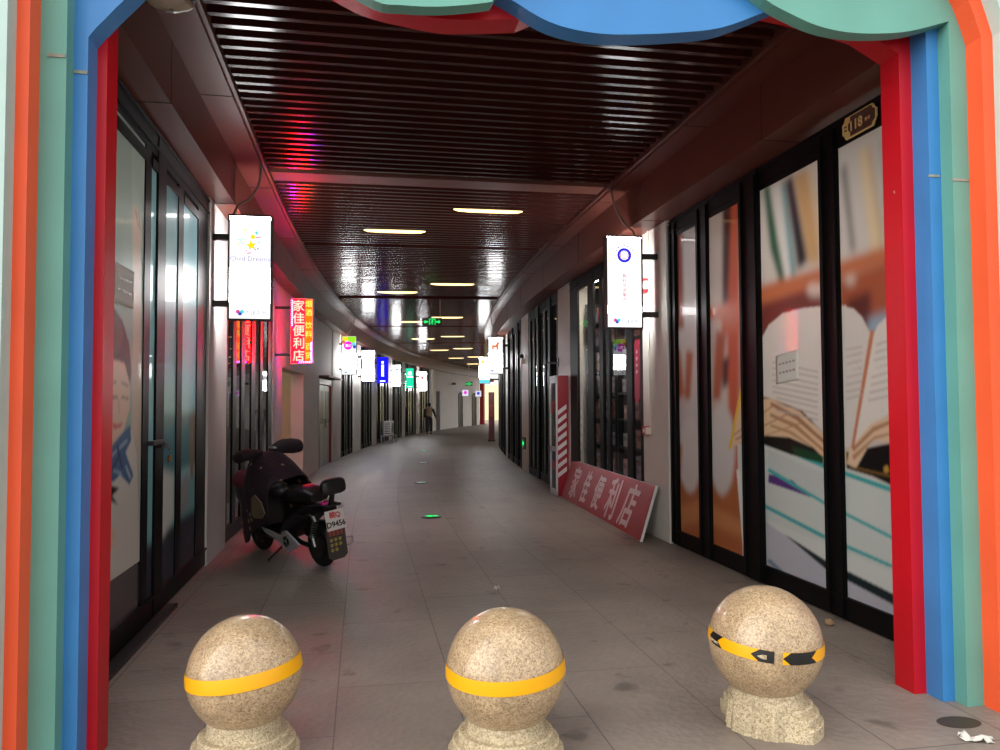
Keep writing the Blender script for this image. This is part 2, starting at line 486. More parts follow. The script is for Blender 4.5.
# the pictures printed on the shop films, as outlines on the glass: along the wall, height
BOOK_FAR=[((205,198,192),[(8.61,4.55),(4.09,3.6),(4.22,-0.08),(8.78,-0.84)]),((168,98,56),[(8.73,0.71),(5.77,0.87),(5.8,-0.1),(8.77,-0.61)]),((196,132,84),[(8.75,0.11),(7.09,0.55),(5.94,0.44),(5.94,0.32),(7.09,0.35),(8.76,-0.13)]),((182,112,66),[(8.13,-0.08),(5.95,0.23),(5.95,0.06),(8.14,-0.3)]),((150,70,55),[(7.68,3.37),(7.42,3.33),(7.41,2.26),(7.72,2.18)]),((205,192,190),[(7.42,3.33),(6.9,3.31),(6.94,2.22),(7.41,2.26)]),((206,200,200),[(7.67,2.29),(6.94,2.26),(6.98,1.14),(7.31,0.83),(7.71,1.01)]),((190,112,74),[(7.72,2.13),(7.52,2.06),(7.43,1.59),(7.59,1.54),(7.74,1.75)]),((180,100,66),[(7.37,2.05),(7.2,2.02),(7.29,1.54),(7.43,1.54)]),((214,208,208),[(7.03,1.0),(7.05,0.85),(7.12,0.73),(7.21,0.63),(7.32,0.59),(7.43,0.61),(7.52,0.69),(7.59,0.81),(7.61,0.96),(7.58,1.11),(7.51,1.24),(7.41,1.33),(7.29,1.36),(7.18,1.34),(7.1,1.26),(7.04,1.14)]),((178,104,66),[(7.7,1.11),(7.5,1.07),(7.56,0.7),(7.72,0.69)]),((196,186,180),[(6.86,3.42),(6.53,3.34),(6.56,2.41),(6.89,2.41)]),((70,34,32),[(6.52,3.38),(6.35,3.34),(6.38,2.42),(6.56,2.42)]),((190,88,58),[(6.35,3.36),(6.2,3.33),(6.29,0.82),(6.47,0.81),(6.47,2.17)]),((62,30,34),[(6.2,3.33),(5.97,3.31),(6.01,2.38),(6.2,2.41)]),((196,104,72),[(6.89,2.41),(6.0,2.43),(6.01,2.16),(6.9,2.11)]),((120,48,46),[(6.22,2.15),(6.01,2.16),(6.05,1.19),(6.24,1.18)]),((200,184,178),[(6.89,2.33),(6.58,2.27),(6.65,1.53),(6.93,1.34)]),((168,92,66),[(6.69,2.19),(6.49,2.13),(6.63,1.53),(6.79,1.53)]),((60,30,34),[(6.57,1.9),(6.44,1.94),(6.48,1.67),(6.58,1.62)]),((208,204,204),[(6.35,1.08),(6.38,0.93),(6.43,0.79),(6.52,0.69),(6.62,0.64),(6.72,0.67),(6.8,0.75),(6.86,0.89),(6.87,1.05),(6.84,1.22),(6.78,1.37),(6.69,1.46),(6.59,1.49),(6.49,1.46),(6.41,1.37),(6.37,1.24)]),((214,210,206),[(5.93,3.22),(4.15,3.31),(4.18,2.41),(5.95,2.46)]),((20,92,70),[(5.79,3.31),(5.71,3.3),(5.59,2.81),(5.49,2.47),(5.56,2.45),(5.7,2.75)]),((226,228,228),[(5.68,3.29),(5.53,3.26),(5.4,2.49),(5.49,2.47)]),((70,150,160),[(5.52,3.26),(5.47,3.25),(5.34,2.49),(5.4,2.49)]),((24,28,42),[(5.46,3.26),(5.36,3.26),(5.18,2.56),(5.31,2.52)]),((206,168,122),[(5.34,3.26),(5.17,3.25),(5.03,2.76),(5.03,2.53),(5.17,2.54)]),((216,196,168),[(5.17,3.25),(5.09,3.24),(4.99,2.79),(5.03,2.62)]),((70,74,84),[(4.75,3.15),(4.66,2.53),(4.62,2.52),(4.7,3.14)]),((232,214,178),[(4.56,3.2),(4.48,3.19),(4.35,2.48),(4.45,2.47)]),((200,170,128),[(4.47,3.19),(4.35,2.51),(4.32,2.51),(4.44,3.18)]),((150,150,150),[(4.35,3.19),(4.28,2.59),(4.25,2.59),(4.32,3.19)]),((200,118,80),[(5.95,2.48),(4.98,2.48),(4.32,2.5),(4.18,2.48),(4.18,2.4),(4.99,2.36),(5.96,2.32)]),((118,60,52),[(5.96,2.32),(4.99,2.36),(5.02,1.38),(6.0,1.19)]),((172,92,62),[(4.81,2.36),(4.18,2.4),(4.2,1.95),(4.82,2.01)]),((96,48,44),[(4.72,2.21),(4.47,2.24),(4.46,1.98),(4.73,2.0)]),((150,176,196),[(4.5,2.06),(4.28,2.08),(4.29,1.86),(4.5,1.88)]),((222,206,200),[(4.97,2.31),(4.98,2.3),(5.01,2.28),(5.04,2.28),(5.09,2.28),(5.13,2.29),(5.17,2.31),(5.19,2.33),(5.2,2.35),(5.19,2.37),(5.16,2.38),(5.13,2.39),(5.08,2.38),(5.04,2.37),(5.01,2.36),(4.98,2.34)]),((214,200,192),[(4.61,2.33),(4.62,2.32),(4.63,2.31),(4.65,2.3),(4.68,2.3),(4.7,2.31),(4.72,2.32),(4.74,2.34),(4.74,2.35),(4.74,2.36),(4.72,2.37),(4.7,2.37),(4.67,2.37),(4.65,2.37),(4.63,2.36),(4.62,2.34)])]
BOOK_NEAR=[((205,214,212),[(6.22,1.27),(4.19,0.96),(4.23,-0.2),(6.27,-0.31)]),((205,214,212),[(6.31,1.17),(6.08,1.19),(6.08,0.16),(6.22,0.27),(6.26,0.65),(6.31,0.82)]),((226,230,232),[(6.34,0.91),(6.25,0.26),(6.18,0.27),(6.27,0.91)]),((198,206,206),[(5.79,1.12),(5.02,0.99),(5.03,0.8),(5.8,0.9)]),((214,222,220),[(5.81,0.54),(4.25,0.43),(4.26,0.28),(5.81,0.34)]),((60,172,174),[(6.24,1.25),(5.04,1.03),(5.02,1.06),(6.2,1.29)]),((60,172,174),[(5.04,1.03),(4.2,0.92),(4.18,0.95),(5.02,1.06)]),((86,50,126),[(5.79,0.92),(5.44,0.9),(5.18,0.8),(5.8,0.85)]),((70,178,182),[(5.81,0.94),(5.04,0.77),(5.02,0.79),(5.78,0.97)]),((70,178,182),[(5.04,0.77),(4.21,0.62),(4.19,0.64),(5.02,0.79)]),((64,176,180),[(5.91,0.64),(5.05,0.52),(5.03,0.55),(5.89,0.67)]),((64,176,180),[(5.04,0.52),(4.21,0.45),(4.2,0.47),(5.03,0.55)]),((190,192,204),[(5.9,0.53),(5.04,0.35),(4.21,0.23),(4.23,-0.2),(5.93,-0.14)]),((120,140,160),[(5.84,0.2),(5.38,0.07),(5.34,0.1),(5.8,0.23)]),((20,40,44),[(5.58,0.47),(5.04,0.37),(4.21,0.29),(4.21,0.22),(5.04,0.31)]),((14,22,18),[(6.22,1.28),(5.67,1.27),(5.03,1.2),(5.03,1.06),(5.46,1.1),(6.22,1.21)]),((22,70,40),[(5.46,1.17),(5.03,1.12),(5.03,1.06),(5.39,1.1)]),((16,18,18),[(4.76,1.16),(4.18,1.27),(4.19,0.95),(4.49,1.02),(4.76,1.05)]),((150,110,50),[(4.72,1.06),(4.32,1.03),(4.32,1.04),(4.72,1.07)]),((190,150,70),[(4.33,1.07),(4.33,1.06),(4.34,1.06),(4.35,1.05),(4.36,1.05),(4.37,1.05),(4.38,1.05),(4.38,1.06),(4.38,1.07),(4.38,1.08),(4.38,1.09),(4.37,1.09),(4.36,1.1),(4.34,1.1),(4.34,1.09),(4.33,1.08)]),((224,196,162),[(6.48,1.09),(6.28,1.53),(5.74,1.54),(5.31,1.43),(5.01,1.26),(4.76,1.16),(4.76,1.09),(4.97,1.08),(5.16,1.17),(5.46,1.23),(5.88,1.23)]),((178,138,104),[(6.4,1.2),(5.66,1.49),(5.67,1.5),(6.41,1.21)]),((170,124,92),[(6.34,1.17),(5.45,1.42),(5.45,1.43),(6.36,1.18)]),((190,150,116),[(6.25,1.14),(5.31,1.34),(5.32,1.35),(6.26,1.15)]),((166,122,92),[(5.74,1.51),(5.34,1.4),(4.99,1.22),(4.99,1.19),(5.37,1.37),(5.74,1.48)]),((176,136,102),[(5.75,1.42),(5.37,1.34),(4.99,1.15),(4.99,1.13),(5.4,1.31),(5.75,1.39)]),((184,146,112),[(5.75,1.33),(5.43,1.28),(5.06,1.14),(5.46,1.26),(5.75,1.31)]),((226,190,60),[(6.44,1.08),(6.18,1.66),(6.23,1.66),(6.49,1.08)]),((226,200,170),[(4.76,1.08),(4.72,1.21),(4.5,1.36),(4.17,1.47),(4.18,1.23),(4.49,1.26),(4.66,1.06)]),((180,132,98),[(4.7,1.19),(4.48,1.34),(4.17,1.43),(4.17,1.41),(4.47,1.31),(4.68,1.17)]),((186,142,108),[(4.7,1.14),(4.47,1.28),(4.17,1.34),(4.17,1.33),(4.47,1.26),(4.68,1.11)]),((222,219,214),[(6.21,1.6),(5.95,1.97),(5.75,2.14),(5.54,2.21),(5.28,2.22),(4.98,2.2),(4.73,2.17),(4.7,1.52),(4.74,1.19),(4.99,1.28),(5.31,1.45),(5.74,1.54)]),((216,213,208),[(4.77,2.17),(4.65,2.14),(4.56,2.07),(4.48,1.95),(4.53,1.72),(4.69,1.19),(4.8,1.24)]),((226,222,216),[(4.46,1.93),(4.41,2.0),(4.31,2.05),(4.15,2.09),(4.17,1.48),(4.5,1.36),(4.69,1.21),(4.57,1.59)]),((196,122,86),[(4.48,1.98),(4.71,1.19),(4.68,1.19),(4.44,1.97)]),((176,172,170),[(5.7,1.83),(5.07,1.72),(5.07,1.73),(5.7,1.84)]),((176,172,170),[(5.7,1.78),(5.07,1.68),(5.07,1.69),(5.7,1.79)]),((176,172,170),[(5.71,1.73),(5.07,1.63),(5.07,1.64),(5.7,1.74)]),((176,172,170),[(5.71,1.68),(5.08,1.59),(5.07,1.6),(5.7,1.69)]),((176,172,170),[(5.71,1.63),(5.08,1.55),(5.07,1.56),(5.71,1.64)]),((176,172,170),[(5.71,1.59),(5.08,1.5),(5.07,1.51),(5.71,1.6)]),((176,172,170),[(5.65,1.54),(5.08,1.46),(5.08,1.47),(5.65,1.55)]),((176,172,170),[(5.65,1.49),(5.08,1.41),(5.08,1.42),(5.65,1.5)]),((176,172,170),[(5.66,1.44),(5.08,1.37),(5.08,1.38),(5.65,1.45)]),((182,178,176),[(4.73,1.86),(4.56,1.87),(4.57,1.88),(4.74,1.87)]),((182,178,176),[(4.42,1.87),(4.29,1.89),(4.29,1.9),(4.43,1.88)]),((182,178,176),[(4.74,1.81),(4.56,1.83),(4.57,1.84),(4.74,1.82)]),((182,178,176),[(4.44,1.82),(4.29,1.84),(4.29,1.85),(4.44,1.83)]),((182,178,176),[(4.74,1.76),(4.57,1.78),(4.57,1.79),(4.74,1.77)]),((182,178,176),[(4.45,1.77),(4.29,1.79),(4.29,1.8),(4.45,1.78)]),((182,178,176),[(4.74,1.72),(4.57,1.73),(4.57,1.74),(4.74,1.72)]),((182,178,176),[(4.46,1.72),(4.29,1.74),(4.3,1.75),(4.47,1.72)]),((182,178,176),[(4.74,1.67),(4.57,1.69),(4.57,1.7),(4.74,1.68)]),((182,178,176),[(4.48,1.66),(4.3,1.69),(4.3,1.7),(4.48,1.67)]),((182,178,176),[(4.74,1.62),(4.57,1.64),(4.57,1.65),(4.75,1.63)]),((182,178,176),[(4.49,1.61),(4.3,1.64),(4.3,1.65),(4.49,1.62)]),((182,178,176),[(4.74,1.57),(4.57,1.59),(4.58,1.6),(4.75,1.58)]),((182,178,176),[(4.5,1.56),(4.3,1.59),(4.3,1.6),(4.51,1.57)]),((182,178,176),[(4.75,1.52),(4.57,1.55),(4.58,1.56),(4.75,1.53)]),((182,178,176),[(4.52,1.51),(4.3,1.54),(4.3,1.55),(4.52,1.52)])]
CHILD=[((140,158,152),[(3.98,3.19),(5.57,3.48),(5.74,0.01),(4.12,0.06)]),((150,168,162),[(5.16,3.14),(5.58,3.27),(5.71,0.43),(5.38,0.49)]),((180,164,152),[(5.21,2.64),(5.39,2.67),(5.49,1.54),(5.44,1.01),(5.24,1.09),(5.26,1.99)]),((184,166,154),[(5.2,2.79),(5.27,2.81),(5.41,2.73),(5.42,2.57),(5.21,2.57)]),((120,112,104),[(5.26,2.77),(5.33,2.68),(5.35,2.69),(5.28,2.78)]),((120,112,104),[(5.32,2.78),(5.38,2.67),(5.4,2.67),(5.35,2.78)]),((190,190,182),[(4.83,2.61),(5.02,2.65),(5.02,2.64),(4.83,2.6)]),((190,186,181),[(4.07,1.19),(4.85,1.23),(5.25,1.35),(5.44,1.08),(5.52,0.47),(5.52,0.43),(4.1,0.5)]),((60,48,46),[(5.23,1.72),(5.19,1.55),(5.07,1.4),(4.9,1.32),(4.71,1.3),(4.53,1.33),(4.39,1.42),(4.29,1.54),(4.26,1.68),(4.28,1.82),(4.36,1.94),(4.5,2.04),(4.67,2.09),(4.86,2.09),(5.04,2.02),(5.18,1.89)]),((92,74,68),[(5.05,1.94),(5.03,1.88),(4.96,1.83),(4.87,1.79),(4.76,1.77),(4.65,1.78),(4.56,1.8),(4.51,1.84),(4.48,1.89),(4.5,1.94),(4.55,1.99),(4.64,2.03),(4.74,2.05),(4.85,2.05),(4.95,2.03),(5.02,1.99)]),((206,176,160),[(4.31,1.66),(4.7,1.78),(5.08,1.77),(5.21,1.63),(5.2,1.48),(5.08,1.34),(4.85,1.27),(4.64,1.28),(4.38,1.43)]),((78,62,58),[(4.84,1.63),(4.94,1.64),(4.92,1.65),(4.83,1.64)]),((78,62,58),[(5.02,1.64),(5.16,1.62),(5.18,1.63),(5.03,1.65)]),((30,24,26),[(4.83,1.54),(4.96,1.55),(4.95,1.56),(4.82,1.56)]),((30,24,26),[(5.02,1.55),(5.17,1.54),(5.18,1.55),(5.04,1.56)]),((190,154,140),[(4.95,1.54),(4.98,1.45),(5.01,1.45),(4.99,1.54)]),((186,96,96),[(4.85,1.4),(4.96,1.39),(5.08,1.4),(5.02,1.37),(4.9,1.36)]),((200,166,150),[(4.39,1.32),(4.85,1.28),(4.86,1.17),(4.4,1.16)]),((62,92,132),[(4.75,1.22),(5.08,1.34),(5.22,1.38),(5.25,1.28),(5.13,1.21),(5.31,1.05),(5.22,1.0),(5.03,1.08),(4.9,1.05),(4.75,1.07)]),((160,176,196),[(4.83,1.19),(5.18,1.28),(5.15,1.29),(4.81,1.2)]),((160,176,196),[(4.85,1.12),(5.05,1.08),(5.06,1.09),(4.87,1.13)]),((36,52,92),[(4.94,1.26),(5.05,1.11),(5.09,1.11),(4.99,1.26)]),((36,52,92),[(4.84,1.09),(5.03,1.19),(4.99,1.2),(4.8,1.1)]),((160,176,196),[(5.12,1.13),(5.22,1.04),(5.26,1.04),(5.15,1.13)]),((24,20,22),[(4.72,1.09),(4.86,1.03),(5.02,1.0),(4.88,0.97),(5.0,0.9),(4.79,0.96),(4.65,1.03)]),((204,176,162),[(4.53,0.88),(4.8,0.85),(4.97,0.75),(4.96,0.67),(4.83,0.65),(4.54,0.71)]),((150,116,104),[(4.8,0.78),(4.95,0.72),(4.96,0.72),(4.81,0.78)]),((120,136,142),[(4.1,0.5),(5.52,0.43),(5.72,0.41),(5.74,-0.13),(4.12,-0.03)]),((168,164,160),[(5.36,1.28),(5.47,0.51),(5.51,0.5),(5.41,1.28)])]


# =================================================================== THE SETTING
def build_floor():
    ss = srange(-12, 7.7, 1.6) + srange(7.7, 96, 1.2)[1:]
    xs = [-14, -8, -4.8, -3, -1.45, 0, 1, 2, 3.28, 5, 6.8, 10, 15]
    me = bpy.data.meshes.new('floor')
    V = [W(s, x, 0) for s in ss for x in xs]; n = len(xs)
    F = [(i * n + k, i * n + k + 1, (i + 1) * n + k + 1, (i + 1) * n + k) for i in range(len(ss) - 1) for k in range(n - 1)]
    me.from_pydata([tuple(v) for v in V], [], F)
    uv = me.uv_layers.new(name='along')
    for lp in me.loops:
        i = lp.vertex_index
        uv.data[lp.index].uv = (ss[i // n], xs[i % n] + 0.12)
    me.materials.append(M_FLOOR)
    o = bpy.data.objects.new('floor', me); COL.objects.link(o)
    tag(o, 'grey brown stone paving of the covered walkway', 'floor', kind='structure')


build_floor()

# ---- ceiling of brown slats across the walkway
JOINTS = [(8.31, 8.62), (11.84, 12.0), (17.43, 17.75), (24.0, 24.25), (30.5, 30.8), (43.0, 43.3)]
LAMPS = [(10.9 + 5.95 * k, -0.02, 0.85) for k in range(8)] + [(9.58 + 6.05 * k, 1.13, 2.02) for k in range(8)]
b = MB()
b.cbox(S_NEAR, S_END, -1.0, 2.78, 4.14, 4.2, 1, step=2.0)
s = 3.78
rs = random.Random(3)
while s < S_END - 0.2:
    if not any(a - 0.03 < s < c + 0.03 for a, c in JOINTS):
        spans = [(-0.965, 2.735)]
        for (ls, lx0, lx1) in LAMPS:
            if abs(ls - s) < 0.085:
                spans = [(-0.965, lx0 - 0.01), (lx1 + 0.01, 2.735)]
        for (xa, xb) in spans:
            t = rs.uniform(-0.012, 0.012)
            h = 0.0225; z0 = 3.975; z1 = 4.075
            vb = len(b.v)
            for x in (xa, xb):
                for (ds, z) in ((-h, z0 - t * h), (h, z0 + t * h), (h, z1), (-h, z1)):
                    b.v.append(W(s + ds, x, z))
            for q in ((0, 1, 5, 4), (1, 2, 6, 5), (2, 3, 7, 6), (3, 0, 4, 7), (0, 3, 2, 1), (4, 5, 6, 7)):
                b.f.append(tuple(vb + i for i in q)); b.m.append(0)
    s += 0.15
b.cbox(8.31, 8.62, -0.965, 2.735, 3.98, 4.13, 2)
o = b.build('ceiling', [M_SLAT, M_DARKVOID, M_BAND])
tag(o, 'dark brown slatted metal ceiling over the walkway', 'ceiling', kind='structure')


# ---- soffits: a glossy panel box along each wall head
def soffit(name, xw, xs, xl, label):
    b = MB()
    a0, a1 = sorted((xw, xs)); c0, c1 = sorted((xs, xl))
    b.cbox(S_NEAR, S_END, a0, a1, 3.49, 3.92, 0, step=1.5)
    b.cbox(S_NEAR, S_END, c0, c1, 3.915, 4.2, 0, step=1.5)
    sg = 1 if xl > xs else -1
    e0, e1 = sorted((xl, xl + sg * 0.03))
    b.cbox(S_NEAR, S_END, e0, e1, 3.945, 4.2, 1, step=1.5)
    o = b.build(name, [M_SOFFIT, M_BAND], smooth=True, angle=30)
    tag(o, label, 'ceiling trim', kind='structure')
    j = MB(); s = 5.25
    while s < S_END - 1:
        j.cbox(s, s + 0.006, a0 - 0.002, a1 + 0.002, 3.487, 3.914, 0)
        j.cbox(s + 0.9, s + 0.906, c0 - 0.002, c1 + 0.002, 3.912, 4.0, 0)
        s += 2.55
    j.build('panel_joint', M_DARKVOID, o)
    return o


soffit('trim_1', WL - 0.02, -1.24, -1.0, 'glossy dark brown boxed panel trim above the light box with the yellow star')
soffit('trim_2', WR + 0.02, 2.97, 2.77, 'glossy dark brown boxed panel trim above the book poster windows')

# ---- shop walls: solid lengths, with the shop fronts between them
LSHOP = [(4.0, 7.6), (8.55, 12.2), (21.8, 24.1), (25.8, 28.2), (29.3, 32.2), (33.0, 35.4), (36.2, 39.0), (39.9, 42.6)]
RSHOP = [(3.95, 7.78), (8.55, 12.08), (13.0, 16.4), (17.55, 21.0), (21.9, 25.3), (26.1, 29.6), (30.4, 34.0), (34.8, 38.0)]
b = MB(); p = 3.69
for (a, c) in LSHOP[:2]:
    b.cbox(p, a, -1.7, WL + 0.02, 0, 3.5); p = c
b.cbox(12.2, 13.17, -1.7, WL, 0, 3.5); b.cbox(13.17, 15.82, -1.7, WL, 2.14, 3.5); b.cbox(15.82, 18.13, -1.7, WL, 0, 3.5)
b.cbox(18.13, 20.25, -1.7, WL - 0.1, 0, 3.5); b.cbox(18.13, 20.25, -1.7, WL, 2.16, 3.5)
p = 20.25
for (a, c) in LSHOP[2:]:
    b.cbox(p, a, -1.7, WL + 0.02, 0, 3.5); p = c
b.cbox(p, 44.4, -1.7, WL + 0.02, 0, 3.5)
b.cbox(45.6, S_END, -1.7, WL, 0, 3.5); b.cbox(44.4, 45.6, -1.7, WL, 2.3, 3.5)
o = b.build('wall_left', M_PLASTER, smooth=True, angle=30)
tag(o, 'white plaster shop wall with pillars beside the parked scooter', 'wall', kind='structure')
b = MB(); p = 3.69
for (a, c) in RSHOP:
    b.cbox(p, a, WR - 0.03, 3.56, 0, 3.5); p = c
b.cbox(p, 42.0, WR, 3.56, 0, 3.5)
for s in (45.0, 51.0, 56.5):
    b.cbox(s, s + 0.5, WR, 3.7, 0, 3.5)
o = b.build('wall_right', M_PILLAR, smooth=True, angle=30, bevel=0.012)
tag(o, 'white shop wall pillars beside the leaning red board', 'wall', kind='structure')

# ---- the rooms behind the shop fronts
b = MB()
b.cbox(3.7, S_END, -4.9, -4.75, 0, 4.2); b.cbox(3.7, S_END, -4.9, -1.47, 3.5, 4.2, step=3)
for s in (3.72, 7.9, 12.3, 20.4, 25.0, 28.7, 32.6, 35.8, 39.4, 43.4):
    b.cbox(s, s + 0.12, -4.8, -1.65, 0, 3.5)
o = b.build('wall_inner_left', M_DARKROOM); tag(o, 'dark room walls behind the shop glass near the scooter', 'wall', kind='structure')
b = MB()
b.cbox(3.7, 42.0, 6.6, 6.75, 0, 4.2); b.cbox(3.7, 42.0, 3.3, 6.7, 3.5, 4.2, step=3)
for s in (3.72, 8.1, 12.5, 16.9, 21.4, 25.6, 29.9, 34.3, 38.4, 41.8):
    b.cbox(s, s + 0.12, 3.5, 6.65, 0, 3.5)
o = b.build('wall_inner_right', M_DARKROOM); tag(o, 'dark room walls behind the shop glass near the red board', 'wall', kind='structure')
b = MB()
b.cbox(S_NEAR, 42.0, -4.9, 6.7, 4.2, 4.35, step=3); b.cbox(42.0, S_END, -4.9, 3.9, 4.2, 4.35, step=3)
o = b.build('ceiling_slab', M_DARKVOID); tag(o, 'roof slab above the slatted ceiling', 'ceiling', kind='structure')

# cream room seen through the open doorway
b = MB()
b.cbox(12.45, 16.6, -4.7, -1.72, 3.38, 3.45); b.cbox(12.45, 20.3, -4.74, -4.66, 0, 3.45)
b.cbox(12.43, 12.47, -4.7, -1.72, 0, 3.45); b.cbox(16.6, 16.7, -4.7, -1.72, 0, 3.45)
o = b.build('wall_shop_interior', M_CREAM); tag(o, 'cream inner wall seen through the open doorway past the scooter', 'wall', kind='structure')

# ---- far end: daylight, garden wall
b = MB(); b.cbox(72, 72.4, -30, 16, 0, 3.4, step=10)
o = b.build('wall_garden', mat('garden_wall', (232, 222, 176), rough=0.8, noise=0.12, nscale=0.6)); tag(o, 'pale sunlit garden wall beyond the far end of the walkway', 'wall', kind='structure')

# =================================================================== ENTRANCE ARCH
arch = empty('entrance_arch', (0.9, 3.4, 0), 0, 'colourful scalloped archway of red, blue, teal and orange stepped bands framing the walkway', 'archway')


def smooth_poly(pts, k=4):
    out = []
    for i in range(len(pts) - 1):
        p0 = pts[max(i - 1, 0)]; p1 = pts[i]; p2 = pts[i + 1]; p3 = pts[min(i + 2, len(pts) - 1)]
        for j in range(k):
            t = j / k
            out.append(tuple(0.5 * ((2 * p1[d]) + (-p0[d] + p2[d]) * t + (2 * p0[d] - 5 * p1[d] + 4 * p2[d] - p3[d]) * t * t + (-p0[d] + 3 * p1[d] - 3 * p2[d] + p3[d]) * t ** 3) for d in (0, 1)))
    out.append(pts[-1]); return out


def band(name, m, y0, y1, left, right, lower, xo0=-1.6, xo1=3.42, top=4.9, bevel=0.004):
    poly = [(xo0, 0), (left, 0)] + lower + [(right, 0), (xo1, 0), (xo1, top), (xo0, top)]
    b = MB().prism([(x - 0.9, z) for x, z in poly], y0 - 3.4, y1 - 3.4)
    return b.build(name, m, arch, bevel=0)


red_low = [(-1.102, 3.6)] + smooth_poly([(-0.9, 3.72), (-0.5, 3.66), (-0.2, 3.48), (-0.004, 3.386), (0.2, 3.347), (0.365, 3.33), (0.514, 3.337), (0.748, 3.363)]) + \
    smooth_poly([(0.9, 3.44), (1.2, 3.53), (1.7, 3.56), (2.2, 3.53), (2.61, 3.455)]) + [(2.802, 3.355)]
band('red_band', M_RED, 3.544, 3.69, -1.102, 2.802, red_low)
blue_low = [(-1.142, 3.06)] + smooth_poly([(-1.136, 3.07), (-1.109, 3.107), (-1.082, 3.139), (-1.002, 3.234), (-0.85, 3.39), (-0.55, 3.55), (-0.15, 3.62), (0.25, 3.57), (0.5, 3.47)]) + \
    smooth_poly([(0.6, 3.43), (0.686, 3.388), (0.808, 3.323), (0.9, 3.29), (1.009, 3.271), (1.13, 3.265), (1.248, 3.271), (1.477, 3.298), (1.728, 3.344), (1.942, 3.433)]) + \
    [(2.2, 3.56), (2.872, 3.6)]
band('blue_band', M_BLUE, 3.429, 3.545, -1.142, 2.872, blue_low)
teal_low = [(-1.1975, 3.6)] + smooth_poly([(-1.0, 3.74), (-0.6, 3.7), (-0.2, 3.42), (0.044, 3.287), (0.17, 3.276), (0.327, 3.283), (0.486, 3.308), (0.578, 3.328)]) + \
    smooth_poly([(0.64, 3.45), (0.9, 3.68), (1.4, 3.72), (1.72, 3.6), (1.931, 3.461), (2.068, 3.401), (2.204, 3.357), (2.359, 3.338), (2.536, 3.345), (2.717, 3.373), (2.914, 3.434)]) + [(2.94, 3.442)]
band('teal_band', M_TEAL, 3.35, 3.43, -1.1975, 2.94, teal_low)
or_low = [(-1.297, 3.55)] + smooth_poly([(-1.27, 3.7), (-1.1, 3.9), (-0.7, 4.05)]) + smooth_poly([(2.3, 4.05), (2.72, 3.85), (2.93, 3.57), (2.99, 3.45), (3.035, 3.32)])
band('orange_band', M_ORANGE, 3.25, 3.351, -1.297, 3.035, or_low)
mi_low = [(-1.345, 3.6)] + smooth_poly([(-1.31, 3.75), (-1.15, 3.95), (-0.75, 4.1)]) + smooth_poly([(2.35, 4.1), (2.77, 3.92), (2.99, 3.6), (3.05, 3.48), (3.1, 3.33)])
band('mint_surround', M_MINT, 3.17, 3.251, -1.345, 3.1, mi_low, xo0=-9, xo1=11, top=7)
# the repaired seam where two lengths of each post meet
M_SEAM = mat('filler_seam', (150, 152, 138), rough=0.8, noise=0.3, nscale=30)
for (x0, x1, y, z) in ((2.795, 2.806, 3.6, 2.62), (2.866, 2.93, 3.427, 2.66), (2.935, 3.03, 3.348, 2.62)):
    MB().box(x0 - 0.9, x1 - 0.9, y - 3.402, y - 3.398, z, z + 0.012).build('seam_filler', M_SEAM, arch)
for (x0, x1, y, z) in ((-1.27, -1.2, 3.347, 2.93), (-1.195, -1.143, 3.426, 2.9)):
    MB().box(x0 - 0.9, x1 - 0.9, y - 3.402, y - 3.398, z, z + 0.014).build('seam_filler', M_SEAM, arch)
b = MB()
b.box(-9, -1.6, 3.25, 3.7, 0, 7).box(3.42, 11, 3.25, 3.7, 0, 7).box(-1.6, 3.42, 3.25, 3.7, 4.9, 7)
o = b.build('wall_front', M_MINT); tag(o, 'mint rendered front wall around the archway', 'wall', kind='structure')


# =================================================================== SHOP FRONTS
def lay(s, smid, x):
    return (s - smid) * (CX - x) / RAD if s > S0 or smid > S0 else s - smid


WN = [0]


